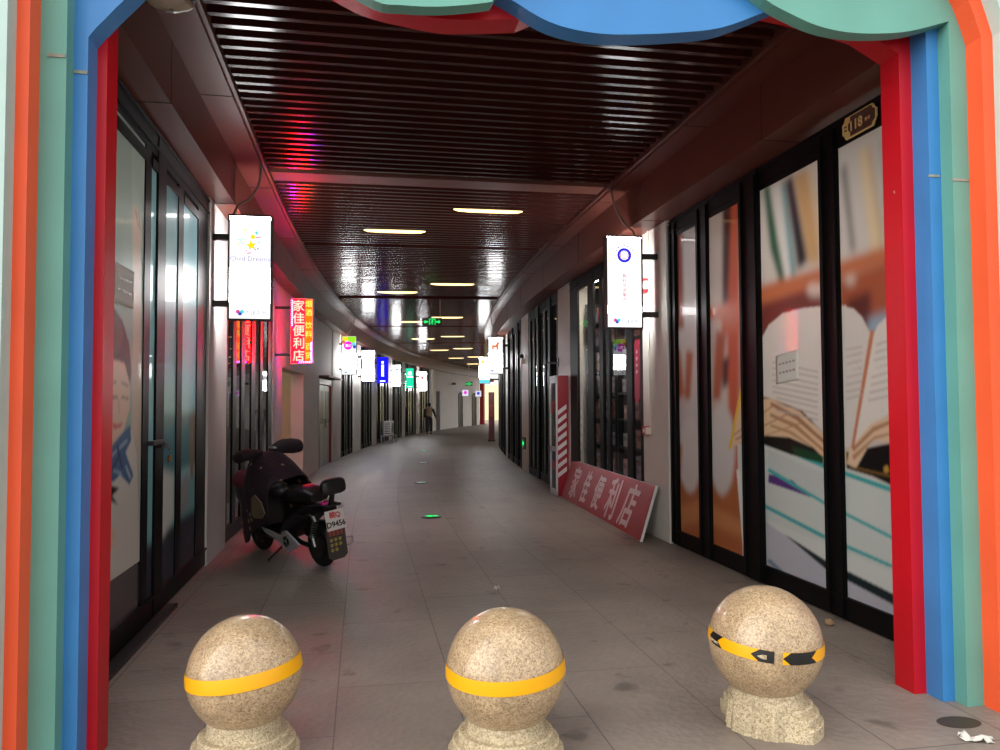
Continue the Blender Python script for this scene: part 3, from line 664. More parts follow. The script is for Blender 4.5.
def shopfront(side, s0, s1, bars, label, transom=None, ztop=3.48, sill=0.17, panes=True, glass=None, head=0.2):
    """bars: (from, to, proud) uprights in s; panes fill what is left between them"""
    WN[0] += 1
    x = WL if side < 0 else WR
    d = side; mid = (s0 + s1) / 2
    root = at('window_%d' % WN[0], mid, x, label=label, cat='shop window', kind='structure')
    Y = lambda s: lay(s, mid, x)
    X = lambda a, c: sorted((d * a, d * c))
    fr = MB()
    x0, x1 = X(-0.006, 0.03)
    fr.box(x0, x1, Y(s0), Y(s1), ztop - head, ztop); fr.box(x0, x1, Y(s0), Y(s1), 0.012, sill)
    a0, a1 = X(-0.02, -0.008)
    fr.box(a0, a1, Y(s0), Y(s1), ztop - head + 0.05, ztop - head + 0.065); fr.box(a0, a1, Y(s0), Y(s1), ztop - 0.04, ztop - 0.02)
    fr.box(a0, a1, Y(s0), Y(s1), sill - 0.02, sill)
    fr.build('frame', M_BLACK, root)
    edges = [s0]
    for (a, c, pr) in bars:
        m = MB(); m0, m1 = X(-pr, 0.024)
        m.box(m0, m1, Y(a) + 0.003, Y(c) - 0.003, 0.02, ztop - 0.01)
        if c - a > 0.15 and side > 0 and s1 < 8:
            g0, g1 = X(-pr - 0.018, -pr)
            m.box(g0, g1, Y(a) + 0.012, Y(a) + 0.05, 0.03, ztop - 0.06)
            m.box(g0, g1, Y(c) - 0.05, Y(c) - 0.012, 0.03, ztop - 0.06)
        m.build('mullion', M_BLACK, root)
        edges += [a, c]
    edges.append(s1)
    spans = [(edges[i], edges[i + 1]) for i in range(0, len(edges), 2) if edges[i + 1] - edges[i] > 0.05]
    for (a, c) in spans:
        z1 = ztop - head
        if transom:
            t = MB(); t0, t1 = X(-0.01, 0.024); t.box(t0, t1, Y(a), Y(c), transom, transom + 0.07); t.build('transom', M_BLACK, root)
        if panes:
            g = MB(); gx = d * 0.008
            g.face([(gx, Y(a), sill), (gx, Y(c), sill), (gx, Y(c), z1), (gx, Y(a), z1)])
            g.build('glass_pane', glass or M_GLASS, root)
    return root, mid, x, spans


# ---- the printed films
def paint(res, s0, s1, z0, z1, layers):
    S = np.arange(s0, s1 + res, res); Z = np.arange(z0, z1 + res, res)
    img = np.full((len(Z), len(S), 3), 0.5)
    for polys, blur in layers:
        for col, pts in polys:
            P = np.array(pts); lo = P.min(0); hi = P.max(0)
            i0, i1 = np.searchsorted(S, [lo[0], hi[0]]); k0, k1 = np.searchsorted(Z, [lo[1], hi[1]])
            i1 = min(i1 + 1, len(S)); k1 = min(k1 + 1, len(Z))
            if i0 >= i1 or k0 >= k1: continue
            gx, gz = np.meshgrid(S[i0:i1], Z[k0:k1]); ins = np.zeros(gx.shape, bool)
            n = len(P)
            for q in range(n):
                ax, az = P[q]; bx, bz = P[(q + 1) % n]
                if abs(bz - az) < 1e-9: continue
                cr = ((az > gz) != (bz > gz)) & (gx < (bx - ax) * (gz - az) / (bz - az) + ax)
                ins ^= cr
            img[k0:k1, i0:i1][ins] = lin([v / 255.0 for v in col])
        for _ in range(3):
            if blur:
                for ax in (0, 1):
                    pad = [(0, 0)] * 3; pad[ax] = (blur, blur)
                    q = np.cumsum(np.pad(img, pad, mode='edge'), axis=ax)
                    q = np.concatenate([np.zeros_like(q.take([0], ax)), q], axis=ax)
                    w = 2 * blur + 1
                    img = (q.take(range(w, q.shape[ax]), ax) - q.take(range(0, q.shape[ax] - w), ax)) / w
    return S, Z, img


def film(root, mid, x, d, a, c, z0, z1, pic, m, name='printed_film', off=0.004):
    S, Z, img = pic; res = S[1] - S[0]
    ss = np.arange(a, c + 1e-6, (c - a) / max(2, round((c - a) / res))); zz = np.arange(z0, z1 + 1e-6, (z1 - z0) / max(2, round((z1 - z0) / res)))
    n = len(ss)
    V = [(d * off, lay(float(s), mid, x), float(z)) for z in zz for s in ss]
    F = [(k * n + i, k * n + i + 1, (k + 1) * n + i + 1, (k + 1) * n + i) for k in range(len(zz) - 1) for i in range(n - 1)]
    me = bpy.data.meshes.new(name); me.from_pydata(V, [], F)
    ca = me.color_attributes.new('ink', 'FLOAT_COLOR', 'POINT')
    si = np.clip(np.round((ss - S[0]) / res).astype(int), 0, len(S) - 1); zi = np.clip(np.round((zz - Z[0]) / res).astype(int), 0, len(Z) - 1)
    colr = img[np.ix_(zi, si)].reshape(-1, 3)
    ca.data.foreach_set('color', np.hstack([colr, np.ones((len(colr), 1))]).ravel())
    me.materials.append(m)
    o = bpy.data.objects.new(name, me); COL.objects.link(o); o.parent = root
    return o


M_PRINT = print_mat('printed_ink', 0.4)
book = paint(0.005, 3.7, 8.0, 0.05, 3.4, [(BOOK_FAR, 5), (BOOK_NEAR, 1)])
wr1 = shopfront(1, 3.95, 7.78, [(4.78, 4.99, 0.012), (5.85, 6.15, 0.03), (6.81, 7.06, 0.012), (7.56, 7.78, 0.012)],
                'black framed shop front whose glass carries a large photo print of books', panes=False)
for (a, c) in wr1[3]:
    film(wr1[0], wr1[1], wr1[2], 1, a, c, 0.17, 3.28, book, M_PRINT)
child = paint(0.006, 3.7, 6.0, 0.2, 3.4, [(CHILD, 1)])
wl1 = shopfront(-1, 4.0, 7.6, [(5.47, 5.62, 0.004), (5.77, 6.0, 0.012), (6.42, 6.6, 0.004), (7.16, 7.58, 0.004)],
                'black framed shop front with a poster of a child beside the red post', transom=3.17, panes=False)
film(wl1[0], wl1[1], wl1[2], -1, 4.0, 5.47, 0.47, 3.28, child, M_PRINT)
b = MB(); b.face([(-0.006, lay(4.0, wl1[1], WL), 0.17), (-0.006, lay(5.47, wl1[1], WL), 0.17), (-0.006, lay(5.47, wl1[1], WL), 0.47), (-0.006, lay(4.0, wl1[1], WL), 0.47)])
b.build('lower_panel', mat('smoked_panel', (74, 64, 66), rough=0.2), wl1[0])
# teal desk scene film behind the next panes
TEAL = [((120, 170, 180), [(5.5, 0), (8, 0), (8, 4), (5.5, 4)]), ((150, 206, 220), [(6.5, 0.9), (7.2, 0.9), (7.2, 3.3), (6.5, 3.3)]), ((110, 160, 172), [(5.9, 2.2), (6.5, 2.2), (6.5, 3.3), (5.9, 3.3)]),
        ((60, 112, 124), [(5.9, 1.0), (7.3, 1.0), (7.3, 1.45), (5.9, 1.45)]), ((40, 44, 58), [(5.5, 0), (8, 0), (8, 0.62), (5.5, 0.55)]),
        ((196, 200, 198), [(5.98, 0.5), (6.4, 0.62), (6.38, 0.98), (5.98, 1.05)]), ((150, 154, 158), [(6.6, 0.6), (6.95, 0.66), (6.9, 0.95), (6.6, 0.9)]),
        ((140, 104, 70), [(6.98, 0.9), (7.1, 0.9), (7.1, 1.5), (6.96, 1.4)])]
tealpic = paint(0.02, 5.5, 7.7, 0.1, 3.4, [(TEAL, 1)])
for (a, c) in ((5.62, 5.77), (6.0, 6.42), (6.6, 7.16)):
    film(wl1[0], wl1[1], wl1[2], -1, a, c, 0.17, 3.17, tealpic, M_PRINT)
# kick step of the left shop front
b = MB(); b.cbox(4.0, 6.1, WL + 0.025, WL + 0.1, 0, 0.03); 
o = b.build('trim_3', M_BLACKM); tag(o, 'dark door threshold strip at the foot of the child poster window', 'trim', kind='structure')

bars = lambda a, c, n, w=0.09, pr=0.03: [(a + (c - a) * (i + 1) / (n + 1) - w / 2, a + (c - a) * (i + 1) / (n + 1) + w / 2, pr if i % 2 else pr + 0.03) for i in range(n)]
shopfront(-1, 8.55, 12.2, [(8.62, 8.78, 0.004), (9.07, 9.28, 0.004), (9.59, 9.86, 0.004), (10.32, 10.64, 0.004), (11.05, 11.25, 0.004), (11.8, 12.2, 0.004)], 'black framed glass shop front behind the parked scooter', transom=2.9)
shopfront(1, 8.55, 12.08, [(8.55, 8.66, 0.012), (8.95, 9.17, 0.012), (9.9, 10.04, 0.012), (10.18, 10.36, 0.02), (10.7, 11.0, 0.012), (11.6, 12.08, 0.012)], 'black framed glass shop front with stocked shelves behind the leaning red board')
shopfront(1, 13.0, 16.4, [(13.0, 13.15, 0.012)] + bars(13.1, 16.3, 4, 0.2, 0.012) + [(16.1, 16.4, 0.012)], 'black framed shop front past the red striped cabinet')
shopfront(1, 17.55, 21.0, [(17.55, 17.7, 0.03)] + bars(17.6, 20.9, 4, 0.18, 0.012) + [(20.85, 21.0, 0.03)], 'black framed shop front past the pillar with the green floor-level exit light')
for i, (a, c) in enumerate(RSHOP[4:]):
    shopfront(1, a, c, [(a, a + 0.15, 0.03)] + bars(a + 0.1, c - 0.1, 4, 0.16, 0.012) + [(c - 0.15, c, 0.03)],
              ['dark shop front under the orange rocking horse sign', 'dark shop front just past the orange rocking horse sign', 'dark shop front hidden round the bend of the walkway', 'last dark shop front round the bend of the walkway'][i])
far_lab = ['dark shop front under the rainbow coloured light box', 'dark shop front under the plain white light box next to the blue one', 'dark shop front behind the air conditioner unit',
           'dark shop front under the plain white light box next to the green one', 'dark shop front under the green light box', 'dark shop front beside the walking person']
for i, (a, c) in enumerate(LSHOP[2:]):
    shopfront(-1, a, c, [(a, a + 0.12, 0.03)] + bars(a + 0.05, c - 0.05, 3, 0.2, 0.012) + [(c - 0.12, c, 0.03)], far_lab[i])

# steel double door with red frame
x = WL - 0.06
dr = at('door_1', 19.19, x, label='steel double door with a red frame past the open doorway', cat='door', kind='structure')
Y = lambda s: lay(s, 19.19, x)
b = MB(); b.box(-0.03, 0.07, Y(18.13), Y(18.3), 0.02, 2.12).box(-0.03, 0.07, Y(20.1), Y(20.25), 0.02, 2.12).box(-0.03, 0.07, Y(18.13), Y(20.25), 2.0, 2.14)
b.build('frame', M_FIRERED, dr)
for (a, c) in ((18.31, 19.17), (19.2, 20.09)):
    b = MB(); b.box(-0.02, 0.03, Y(a), Y(c), 0.03, 1.98)
    leaf = b.build('door_leaf', mat('galvanised_steel', (138, 138, 140), rough=0.35, metal=0.6), dr, bevel=0.004)
    b = MB(); b.box(0.03, 0.035, Y(a) + 0.12, Y(c) - 0.12, 1.05, 1.85); b.build('glass_pane', M_BLACKM, leaf)
    b = MB(); hy = Y(c) - 0.08 if a < 19 else Y(a) + 0.08
    b.tube([(0.03, hy, 0.95), (0.07, hy, 0.95), (0.07, hy, 1.15), (0.03, hy, 1.15)], 0.012); b.build('handle', M_STEEL, leaf)
b = MB(); b.box(-0.05, 0.3, Y(18.1), Y(20.6), 2.16, 2.2); b.build('canopy', mat('dark_red_canopy', (96, 40, 44), rough=0.5), dr)
# far doors in the white wall
for k, (sa, sb_, lab) in enumerate(((50.6, 51.7, 'dark narrow door in the far white wall under the purple sign'), (54.4, 55.6, 'dark narrow door in the far white wall under the blue sign'))):
    dd = at('door_%d' % (k + 2), (sa + sb_) / 2, WL, label=lab, cat='door', kind='structure')
    h = (sb_ - sa) / 2
    b = MB(); b.box(0, 0.06, -h, -h + 0.1, 0.0, 2.1).box(0, 0.06, h - 0.1, h, 0.0, 2.1).box(0, 0.06, -h, h, 2.1, 2.2); b.build('frame', M_BLACKM, dd)
    b = MB(); b.box(0, 0.03, -h + 0.1, h - 0.1, 0.0, 2.1); b.build('door_leaf', mat('dark_wood', (34, 18, 16), rough=0.6), dd)
    b = MB(); b.tube([(0.03, h - 0.2, 1.0), (0.07, h - 0.2, 1.0), (0.07, h - 0.2, 1.15)], 0.012); b.build('handle', M_STEEL, dd)


# =================================================================== BOLLARDS
def stone_base(name, parent, broken=False, r=0.23):
    prof = [(r, 0.0), (r, 0.052), (r - 0.006, 0.058), (0.925 * r, 0.058), (0.925 * r, 0.09), (0.9 * r, 0.096), (0.82 * r, 0.096), (0.82 * r, 0.124), (0.79 * r, 0.13), (0.68 * r, 0.13), (0.66 * r, 0.14), (0.655 * r, 0.215)]
    b = MB(); n = 48; rings = []
    rs = random.Random(5)
    jit = [0.007 * math.sin(3.1 * k * 0.9) + 0.006 * math.sin(k * 0.55 + 1) for k in range(n)]
    for (q, z) in prof:
        ring = []
        for k in range(n):
            t = 2 * math.pi * k / n; rad = q
            if broken:
                # the front left of the steps has been knocked off back to the neck
                dd = math.cos(t - math.radians(205)); cut = max(0.0, min(1.0, (dd - 0.1) / 0.3))
                core = 0.63 * r + 0.022 * (1 - z / 0.2) + jit[k] * (1 if z < 0.18 else 0.2)
                rad = q * (1 - cut) + min(q, core) * cut
            ring.append((rad * math.cos(t), rad * math.sin(t), z))
        rings.append(ring)
    b.loft(rings)
    return b.build(name, M_STONE, parent, smooth=True, angle=35)


def tape_band(name, m, parent, R, za, zb, a0, a1, tilt, n=64, off=0.003, notch=None):
    """a strip of tape stuck round a ball; angles in degrees, -90 faces the camera side"""
    b = MB(); rows = []
    for k in range(n + 1):
        t = math.radians(a0 + (a1 - a0) * k / n); row = []
        for z in (za, (za + zb) / 2, zb):
            zz = z
            q = math.sqrt(max(R * R - zz * zz, 1e-6)) + off
            row.append(tilt @ Vector((q * math.cos(t), q * math.sin(t), zz)))
        rows.append(row)
    b.loft(rows, cap=False, closed=False)
    return b.build(name, m, parent, smooth=True)


def bollard(loc, R, hz, label, lean, broken=False):
    root = empty('ball_bollard', loc, 0, label, 'bollard', 'ball bollards across the entrance')
    stone_base('base', root, broken, r=0.97 * R)
    b = MB(); k = 28; rings = []
    lim = math.asin(min(0.98, 0.60))
    for i in range(k + 1):
        t = -math.pi / 2 * 0.62 + (math.pi / 2 * 0.62 + math.pi / 2 - 0.02) * i / k
        rings.append([(R * math.cos(t) * math.cos(2 * math.pi * j / 56), R * math.cos(t) * math.sin(2 * math.pi * j / 56), R * math.sin(t)) for j in range(56)])
    b.loft(rings)
    ball = b.build('ball', M_GRANITE, root, smooth=True, angle=60)
    ball.location = (0, 0, hz)
    return root, ball


I3 = Matrix.Identity(3)
b1, ball = bollard((-0.485, 3.42, 0), 0.235, 0.372, 'speckled granite ball bollard with a sloping yellow band, nearest the scooter', 0)
tilt = Matrix.Rotation(math.radians(-6), 3, 'Y') @ Matrix.Rotation(math.radians(-1), 3, 'X')
tape_band('reflective_tape', M_TAPE, ball, 0.235, -0.008, 0.05, -190, 10, tilt)
b2, ball = bollard((0.604, 3.235, 0), 0.252, 0.377, 'speckled granite ball bollard with a level yellow band, middle of the row', 0)
tilt = Matrix.Rotation(math.radians(-3), 3, 'Y') @ Matrix.Rotation(math.radians(3), 3, 'X')
tape_band('reflective_tape', M_TAPE, ball, 0.252, -0.008, 0.049, -190, 10, tilt)
b3, ball = bollard((1.86, 3.34, 0), 0.256, 0.385, 'granite ball bollard with torn yellow and black tape and a broken base', 0, True)
tilt = Matrix.Rotation(math.radians(3), 3, 'Y') @ Matrix.Rotation(math.radians(4), 3, 'X')
R = 0.256; view = -117; ZA, ZB = -0.006, 0.046


def arrow_tape(name, m, a0, a1, tip, notch, off, za=ZA, zb=ZB):
    """a piece of arrow tape on the ball: pointed at its start by tip degrees, notched at its end by notch degrees"""
    b = MB()
    def P(a, v):
        z = za + (zb - za) * v; t = math.radians(view + a); q = math.sqrt(R * R - z * z) + off
        return tilt @ Vector((q * math.cos(t), q * math.sin(t), z))
    def strip(lo, hi, f0, f1):
        n = max(2, int(abs(hi - lo) / 2)); rows = []
        for i in range(n + 1):
            a = lo + (hi - lo) * i / n; u0, u1 = f0(a), f1(a)
            rows.append([P(a, u0), P(a, (u0 + u1) / 2), P(a, u1)])
        b.loft(rows, cap=False, closed=False)
    if tip: strip(a0, a0 + tip, lambda a: 0.5 - 0.5 * (a - a0) / tip, lambda a: 0.5 + 0.5 * (a - a0) / tip)
    strip(a0 + tip, a1, lambda a: 0.0, lambda a: 1.0)
    if notch:
        strip(a1, a1 + notch, lambda a: 0.0, lambda a: 0.5 - 0.5 * (a - a1) / notch)
        strip(a1, a1 + notch, lambda a: 0.5 + 0.5 * (a - a1) / notch, lambda a: 1.0)
    return b.build(name, m, ball, smooth=True)


arrow_tape('yellow_tape', M_TAPE, -92, 6, 0, 0, 0.003)
arrow_tape('yellow_tape', M_TAPE, 14, 92, 0, 0, 0.003)
arrow_tape('black_tape', M_TAPEB, -16, 6, 8, 0, 0.004)
arrow_tape('black_tape', M_TAPEB, -72, -55, 6, 7, 0.004, zb=ZB + 0.001)
arrow_tape('black_tape', M_TAPEB, 14, 46, 8, 8, 0.004)
arrow_tape('torn_patch', M_STONE, -10, -1, 5, 0, 0.0046, za=0.008, zb=0.026)
arrow_tape('torn_patch', M_STONE, -74, -56, 5, 4, 0.0046, za=0.004, zb=0.014)


# =================================================================== HANGING LIGHT BOXES
def light_box(s, x0, x1, wall, label, z0=2.33, z1=3.36, face=None, group='light boxes along the shops', name='light_box_sign', t=0.1, quiet=()):
    root = at(name, s, (x0 + x1) / 2, 0, label=label, cat='sign', group=group)
    h = (x1 - x0) / 2
    b = MB(); f = 0.014
    b.box(-h, -h + f, -t / 2, t / 2, z0, z1).box(h - f, h, -t / 2, t / 2, z0, z1).box(-h, h, -t / 2, t / 2, z0, z0 + f).box(-h, h, -t / 2, t / 2, z1 - f, z1)
    b.build('case', M_GREYM, root, bevel=0.002)
    b = MB(); cuts = sorted({z0 + f, z1 - f, *(z for q in quiet for z in q if z0 + f < z < z1 - f)})      # less bright where the print is
    for za, zb in zip(cuts[:-1], cuts[1:]):
        b.box(-h + f, h - f, -t / 2 + 0.008, -t / 2 + 0.012, za, zb, 1 if any(q[0] < (za + zb) / 2 < q[1] for q in quiet) else 0)
    fc = b.build('face_panel', [face or M_FACE, M_FACE_SOFT], root)
    b = MB(); b.box(-h + f, h - f, t / 2 - 0.012, t / 2 - 0.008, z0 + f, z1 - f); b.build('back_panel', face or M_FACE, root)
    sg = 1 if wall > (x0 + x1) / 2 else -1
    wl = wall - (x0 + x1) / 2
    for z in (z0 + 0.16, z1 - 0.22):
        b = MB(); a, c = sorted((sg * h, wl)); b.box(a, c, -0.025, 0.025, z - 0.03, z + 0.03); b.build('bracket', M_GREYM, root, bevel=0.003)
    return root, fc, -t / 2 + 0.004


def shape(name, m, parent, pts, y, c=(0, 0), d=0.004):
    b = MB(); b.prism([(x + c[0], z + c[1]) for x, z in pts], y - d, y); return b.build(name, m, parent)


def disc(r, n=24, sx=1, sz=1):
    return [(r * sx * math.cos(2 * math.pi * k / n), r * sz * math.sin(2 * math.pi * k / n)) for k in range(n)]


def ring_shape(name, m, parent, r0, r1, y, c=(0, 0), n=40):
    b = MB(); v = []
    for k in range(n):
        t0, t1 = 2 * math.pi * k / n, 2 * math.pi * (k + 1) / n
        b.face([(c[0] + r * math.cos(t), y, c[1] + r * math.sin(t)) for (r, t) in ((r0, t0), (r1, t0), (r1, t1), (r0, t1))])
    return b.build(name, m, parent)


def star(r, r2, n=5, a0=90):
    return [((r if k % 2 == 0 else r2) * math.cos(math.radians(a0 + 180 * k / n)), (r if k % 2 == 0 else r2) * math.sin(math.radians(a0 + 180 * k / n))) for k in range(2 * n)]


G_YEL = glow('lit_yellow', (255, 232, 40), 1.05); G_PALEY = glow('lit_pale_yellow', (255, 243, 160), 1.3); G_CYAN = glow('lit_cyan', (90, 214, 226), 1.2)
G_PINK = glow('lit_pink', (230, 90, 160), 1.0); G_GRN = glow('lit_green', (150, 224, 190), 1.3); G_LAV = glow('lit_lavender', (150, 136, 196), 0.9)
G_BLUE = glow('lit_blue', (44, 40, 226), 1.1); G_RED = glow('lit_red', (226, 90, 116), 0.95); G_GREY = glow('lit_grey', (140, 148, 170), 0.9)
G_ORG = glow('lit_orange', (232, 112, 40), 1.1); G_TEALF = glow('lit_teal_face', (24, 176, 134), 2.0); G_BLUEF = glow('lit_blue_face', (14, 14, 235), 3.0)
G_MAG = glow('lit_magenta', (220, 40, 200), 1.3); G_WTXT = glow('lit_white_lettering', (255, 255, 255), 2.6); G_REDD = glow('lit_red_dot', (230, 30, 60), 1.2)
G_DBLUE = glow('lit_deep_blue', (60, 70, 190), 1.1)


def foot_logo(fc, y, z, x=0.0):
    for k, (m, dx, dz) in enumerate(((G_PINK, -0.02, 0.01), (G_CYAN, 0.02, 0.01), (G_DBLUE, 0.0, -0.008))):
        shape('emblem', m, fc, disc(0.02, 14), y, (x - 0.09 + dx, z + dz))
    text_obj('lettering', '方译文创', 0.05, G_GREY, fc, (x + 0.055, y, z), ext=0.001)


# the light box with the yellow star
r, fc, y = light_box(7.75, -1.28, -0.87, WL, 'white light box sign with a small yellow star emblem and coloured dashes', quiet=((2.33, 2.5), (2.84, 3.31)))
zc = 3.06
shape('emblem', G_YEL, fc, star(0.055, 0.024, 5, 100), y, (0.01, zc)); shape('emblem', G_YEL, fc, disc(0.022), y, (0.025, zc + 0.085))
for (m, dx, dz, w, h, a) in ((G_PALEY, -0.045, 0.15, 0.032, 0.02, 0.3), (G_CYAN, 0.065, 0.125, 0.034, 0.014, 0), (G_CYAN, 0.065, 0.125, 0.014, 0.034, 0), (G_PINK, 0.08, 0.08, 0.05, 0.008, 0),
                             (G_GRN, -0.105, 0.08, 0.035, 0.007, 0), (G_GRN, -0.105, 0.055, 0.035, 0.007, 0), (G_PALEY, -0.1, 0.01, 0.02, 0.02, 0.6), (G_GRN, 0.09, 0.035, 0.04, 0.01, 0.9),
                             (G_LAV, 0.05, -0.035, 0.035, 0.01, -0.9), (G_PINK, -0.005, -0.075, 0.04, 0.01, 0.1), (G_PINK, -0.03, -0.05, 0.012, 0.012, 0), (G_GRN, -0.005, 0.2, 0.01, 0.016, 0), (G_LAV, 0.078, -0.03, 0.012, 0.02, 0.5)):
    ca, sa = math.cos(a), math.sin(a)
    shape('emblem', m, fc, [(px * ca - pz * sa, px * sa + pz * ca) for px, pz in ((-w / 2, -h / 2), (w / 2, -h / 2), (w / 2, h / 2), (-w / 2, h / 2))], y, (dx - 0.005, zc + dz))
ring_shape('emblem', G_GRN, fc, 0.022, 0.03, y - 0.003, (-0.065, zc + 0.04))
text_obj('lettering', 'Child Dreams', 0.067, G_LAV, fc, (0, y, zc - 0.13), ext=0.001)
foot_logo(fc, y, 2.40)

# blue ring light box
r, fc, y = light_box(8.05, 2.64, 3.06, WR - 0.03, 'white light box sign with a blue ring emblem and red upright lettering', quiet=((2.33, 2.5), (2.58, 3.33)))
ring_shape('emblem', G_BLUE, fc, 0.052, 0.08, y - 0.002, (0.0, 3.14)); ring_shape('emblem', G_LAV, fc, 0.132, 0.136, y - 0.002, (0.0, 3.14))
for k in range(4):
    a = math.pi / 2 * k
    shape('emblem', G_RED, fc, [(-0.026, 0.034), (0.026, 0.034), (0.02, 0.042), (-0.02, 0.042)], y, (0, 3.14)) if k == 0 else None
shape('emblem', G_RED, fc, [(-0.026, -0.042), (0.026, -0.042), (0.026, -0.034), (-0.026, -0.034)], y, (0, 3.14))
shape('emblem', G_RED, fc, [(-0.046, -0.025), (-0.038, -0.025), (-0.038, 0.025), (-0.046, 0.025)], y, (0, 3.14)); shape('emblem', G_RED, fc, [(0.038, -0.025), (0.046, -0.025), (0.046, 0.025), (0.038, 0.025)], y, (0, 3.14))
for k in range(7):
    a = math.radians(30 + 20 * k)
    shape('emblem', G_GREY if k < 5 else G_BLUE, fc, star(0.011, 0.005), y, (0.108 * math.cos(a), 3.14 + 0.108 * math.sin(a)))
for k, ch in enumerate('教材优选集合'):
    text_obj('lettering', ch, 0.05, G_RED, fc, (0, y, 2.91 - 0.052 * k), ext=0.001)
foot_logo(fc, y, 2.41)

# the rest of the boxes down the walkway
r, fc, y = light_box(21.5, -1.36, -0.95, WL, 'white light box sign with a rainbow cloud at its top', 2.34, 3.43, quiet=((2.34, 2.5), (2.95, 3.43)))
for (m, cx, cz, rad) in ((G_YEL, -0.1, 3.38, 0.1), (glow('lit_lime', (150, 226, 40), 1.2), 0.08, 3.35, 0.12), (G_ORG, -0.16, 3.26, 0.05), (G_CYAN, 0.13, 3.19, 0.06), (G_DBLUE, 0.15, 3.12, 0.05), (G_MAG, -0.03, 3.16, 0.12)):
    c = [(max(-0.188, min(0.188, px + cx)), min(3.41, pz + cz)) for px, pz in disc(rad)]
    y -= 0.001; shape('emblem', m, fc, c, y)
text_obj('lettering', '泡泡', 0.09, G_WTXT, fc, (-0.02, y - 0.003, 3.16), ext=0.001); foot_logo(fc, -0.046, 2.41)
r, fc, y = light_box(25.2, -1.3, -0.87, WL, 'plain white light box sign next to the blue one, faint pale marks', 2.28, 3.3, quiet=((2.7, 3.0),))
text_obj('lettering', '一\n二', 0.08, G_GREY, fc, (0, y, 2.85), ext=0.001)
r, fc, y = light_box(28.8, -1.33, -0.9, WL, 'blue light box sign with white upright lettering', 2.32, 3.3, face=G_BLUEF)
shape('emblem', G_WTXT, fc, disc(0.045), y, (0, 3.1))
for k in range(6):
    b = MB(); z = 2.98 - 0.075 * k
    b.box(-0.05, 0.05, y - 0.003, y, z + 0.012, z + 0.026).box(-0.045, -0.02, y - 0.003, y, z - 0.032, z + 0.004).box(0.015, 0.045, y - 0.003, y, z - 0.032, z + 0.004).box(-0.012, 0.008, y - 0.003, y, z - 0.03, z + 0.03)
    b.build('lettering', G_WTXT, fc)
b = MB(); b.box(-0.1, 0.1, y - 0.003, y, 2.38, 2.41); b.build('lettering', G_WTXT, fc)
r, fc, y = light_box(32.6, -1.36, -0.98, WL, 'plain white light box sign next to the green one', 2.3, 3.2, quiet=((2.9, 3.1),))
shape('emblem', G_GREY, fc, disc(0.04), y, (0.03, 3.0))
r, fc, y = light_box(35.7, -1.29, -0.91, WL, 'green light box sign with a white circle emblem', 2.28, 3.22, face=G_TEALF)
ring_shape('emblem', G_WTXT, fc, 0.07, 0.09, y - 0.002, (0, 2.97)); shape('emblem', G_WTXT, fc, disc(0.04), y, (0, 2.97))
b = MB(); b.box(-0.14, 0.14, y - 0.003, y, 2.78, 2.84); b.box(-0.1, 0.1, y - 0.003, y, 2.34, 2.36); b.build('lettering', G_WTXT, fc)
r, fc, y = light_box(39.1, -1.29, -0.87, WL, 'white light box sign with one red dot, farthest along the wall of the scooter', 2.21, 3.18, quiet=((2.75, 3.0),))
shape('emblem', G_REDD, fc, disc(0.055), y, (-0.03, 2.88))
r, fc, y = light_box(20.8, 2.69, 3.1, WR - 0.03, 'white light box sign with an orange rocking horse', 2.33, 3.34, quiet=((2.33, 2.5), (2.9, 3.3)))
horse = [(-0.1, -0.07), (-0.06, -0.075), (-0.05, -0.02), (0.03, -0.02), (0.04, -0.075), (0.08, -0.07), (0.07, 0.0), (0.075, 0.06), (0.11, 0.065), (0.105, 0.09), (0.06, 0.13), (0.03, 0.08), (0.01, 0.035), (-0.06, 0.03), (-0.1, 0.05), (-0.09, 0.0)]
shape('emblem', G_ORG, fc, horse, y, (0, 3.08))
b = MB(); b.tube([(0.13 * math.sin(a), y, 3.14 - 0.15 * math.cos(a)) for a in (-0.75, -0.5, -0.25, 0, 0.25, 0.5, 0.75)], 0.008); b.build('emblem', G_ORG, fc)
foot_logo(fc, y, 2.42)
r, fc, y = light_box(29.4, 2.49, 2.92, WR, 'white light box sign with a cyan foot, half hidden behind the rocking horse sign', 2.3, 3.32, quiet=((2.3, 2.5), (3.0, 3.25)))
b = MB(); b.box(-0.2, 0.2, y - 0.003, y, 2.32, 2.44); b.build('emblem', G_CYAN, fc); shape('emblem', G_YEL, fc, disc(0.05), y, (-0.06, 3.14))
# small square signs over the far doors
for (s_, m, lab) in ((51.2, G_MAG, 'small lit sign with a purple emblem over the far narrow door'), (55.0, G_DBLUE, 'small lit sign with a blue emblem over the far narrow door')):
    r, fc, y = light_box(s_ - 0.3, -1.25, -0.8, WL, lab, 2.05, 2.5, group='small signs over the far doors', face=glow('lit_soft_face', (214, 210, 226), 1.2))
    shape('emblem', m, fc, disc(0.11), y, (0, 2.3))

# ---- the red running-letter sign
r = at('neon_shop_sign', 12.4, -1.03, 0, extra=math.radians(-2), label='glowing red and yellow lettered shop sign edged with blue lamps', cat='sign')
h, t, z0, z1 = 0.18, 0.1, 2.15, 3.2
b = MB(); f = 0.018
b.box(-h, -h + f, -t / 2, t / 2, z0, z1).box(h - f, h, -t / 2, t / 2, z0, z1).box(-h, h, -t / 2, t / 2, z0, z0 + f).box(-h, h, -t / 2, t / 2, z1 - f, z1)
b.build('case', mat('silver_trim', (170, 160, 165), rough=0.35, metal=0.3), r)
L_RED = glow('lamp_red', (255, 1, 4), 55.0); L_ORA = glow('lamp_orange', (255, 52, 2), 7.0); L_CORE = glow('lamp_red_core', (255, 226, 196), 1.3)
L_YEL = glow('lamp_yellow', (255, 232, 90), 1.3); L_BLU = glow('lamp_blue', (110, 40, 255), 130.0)
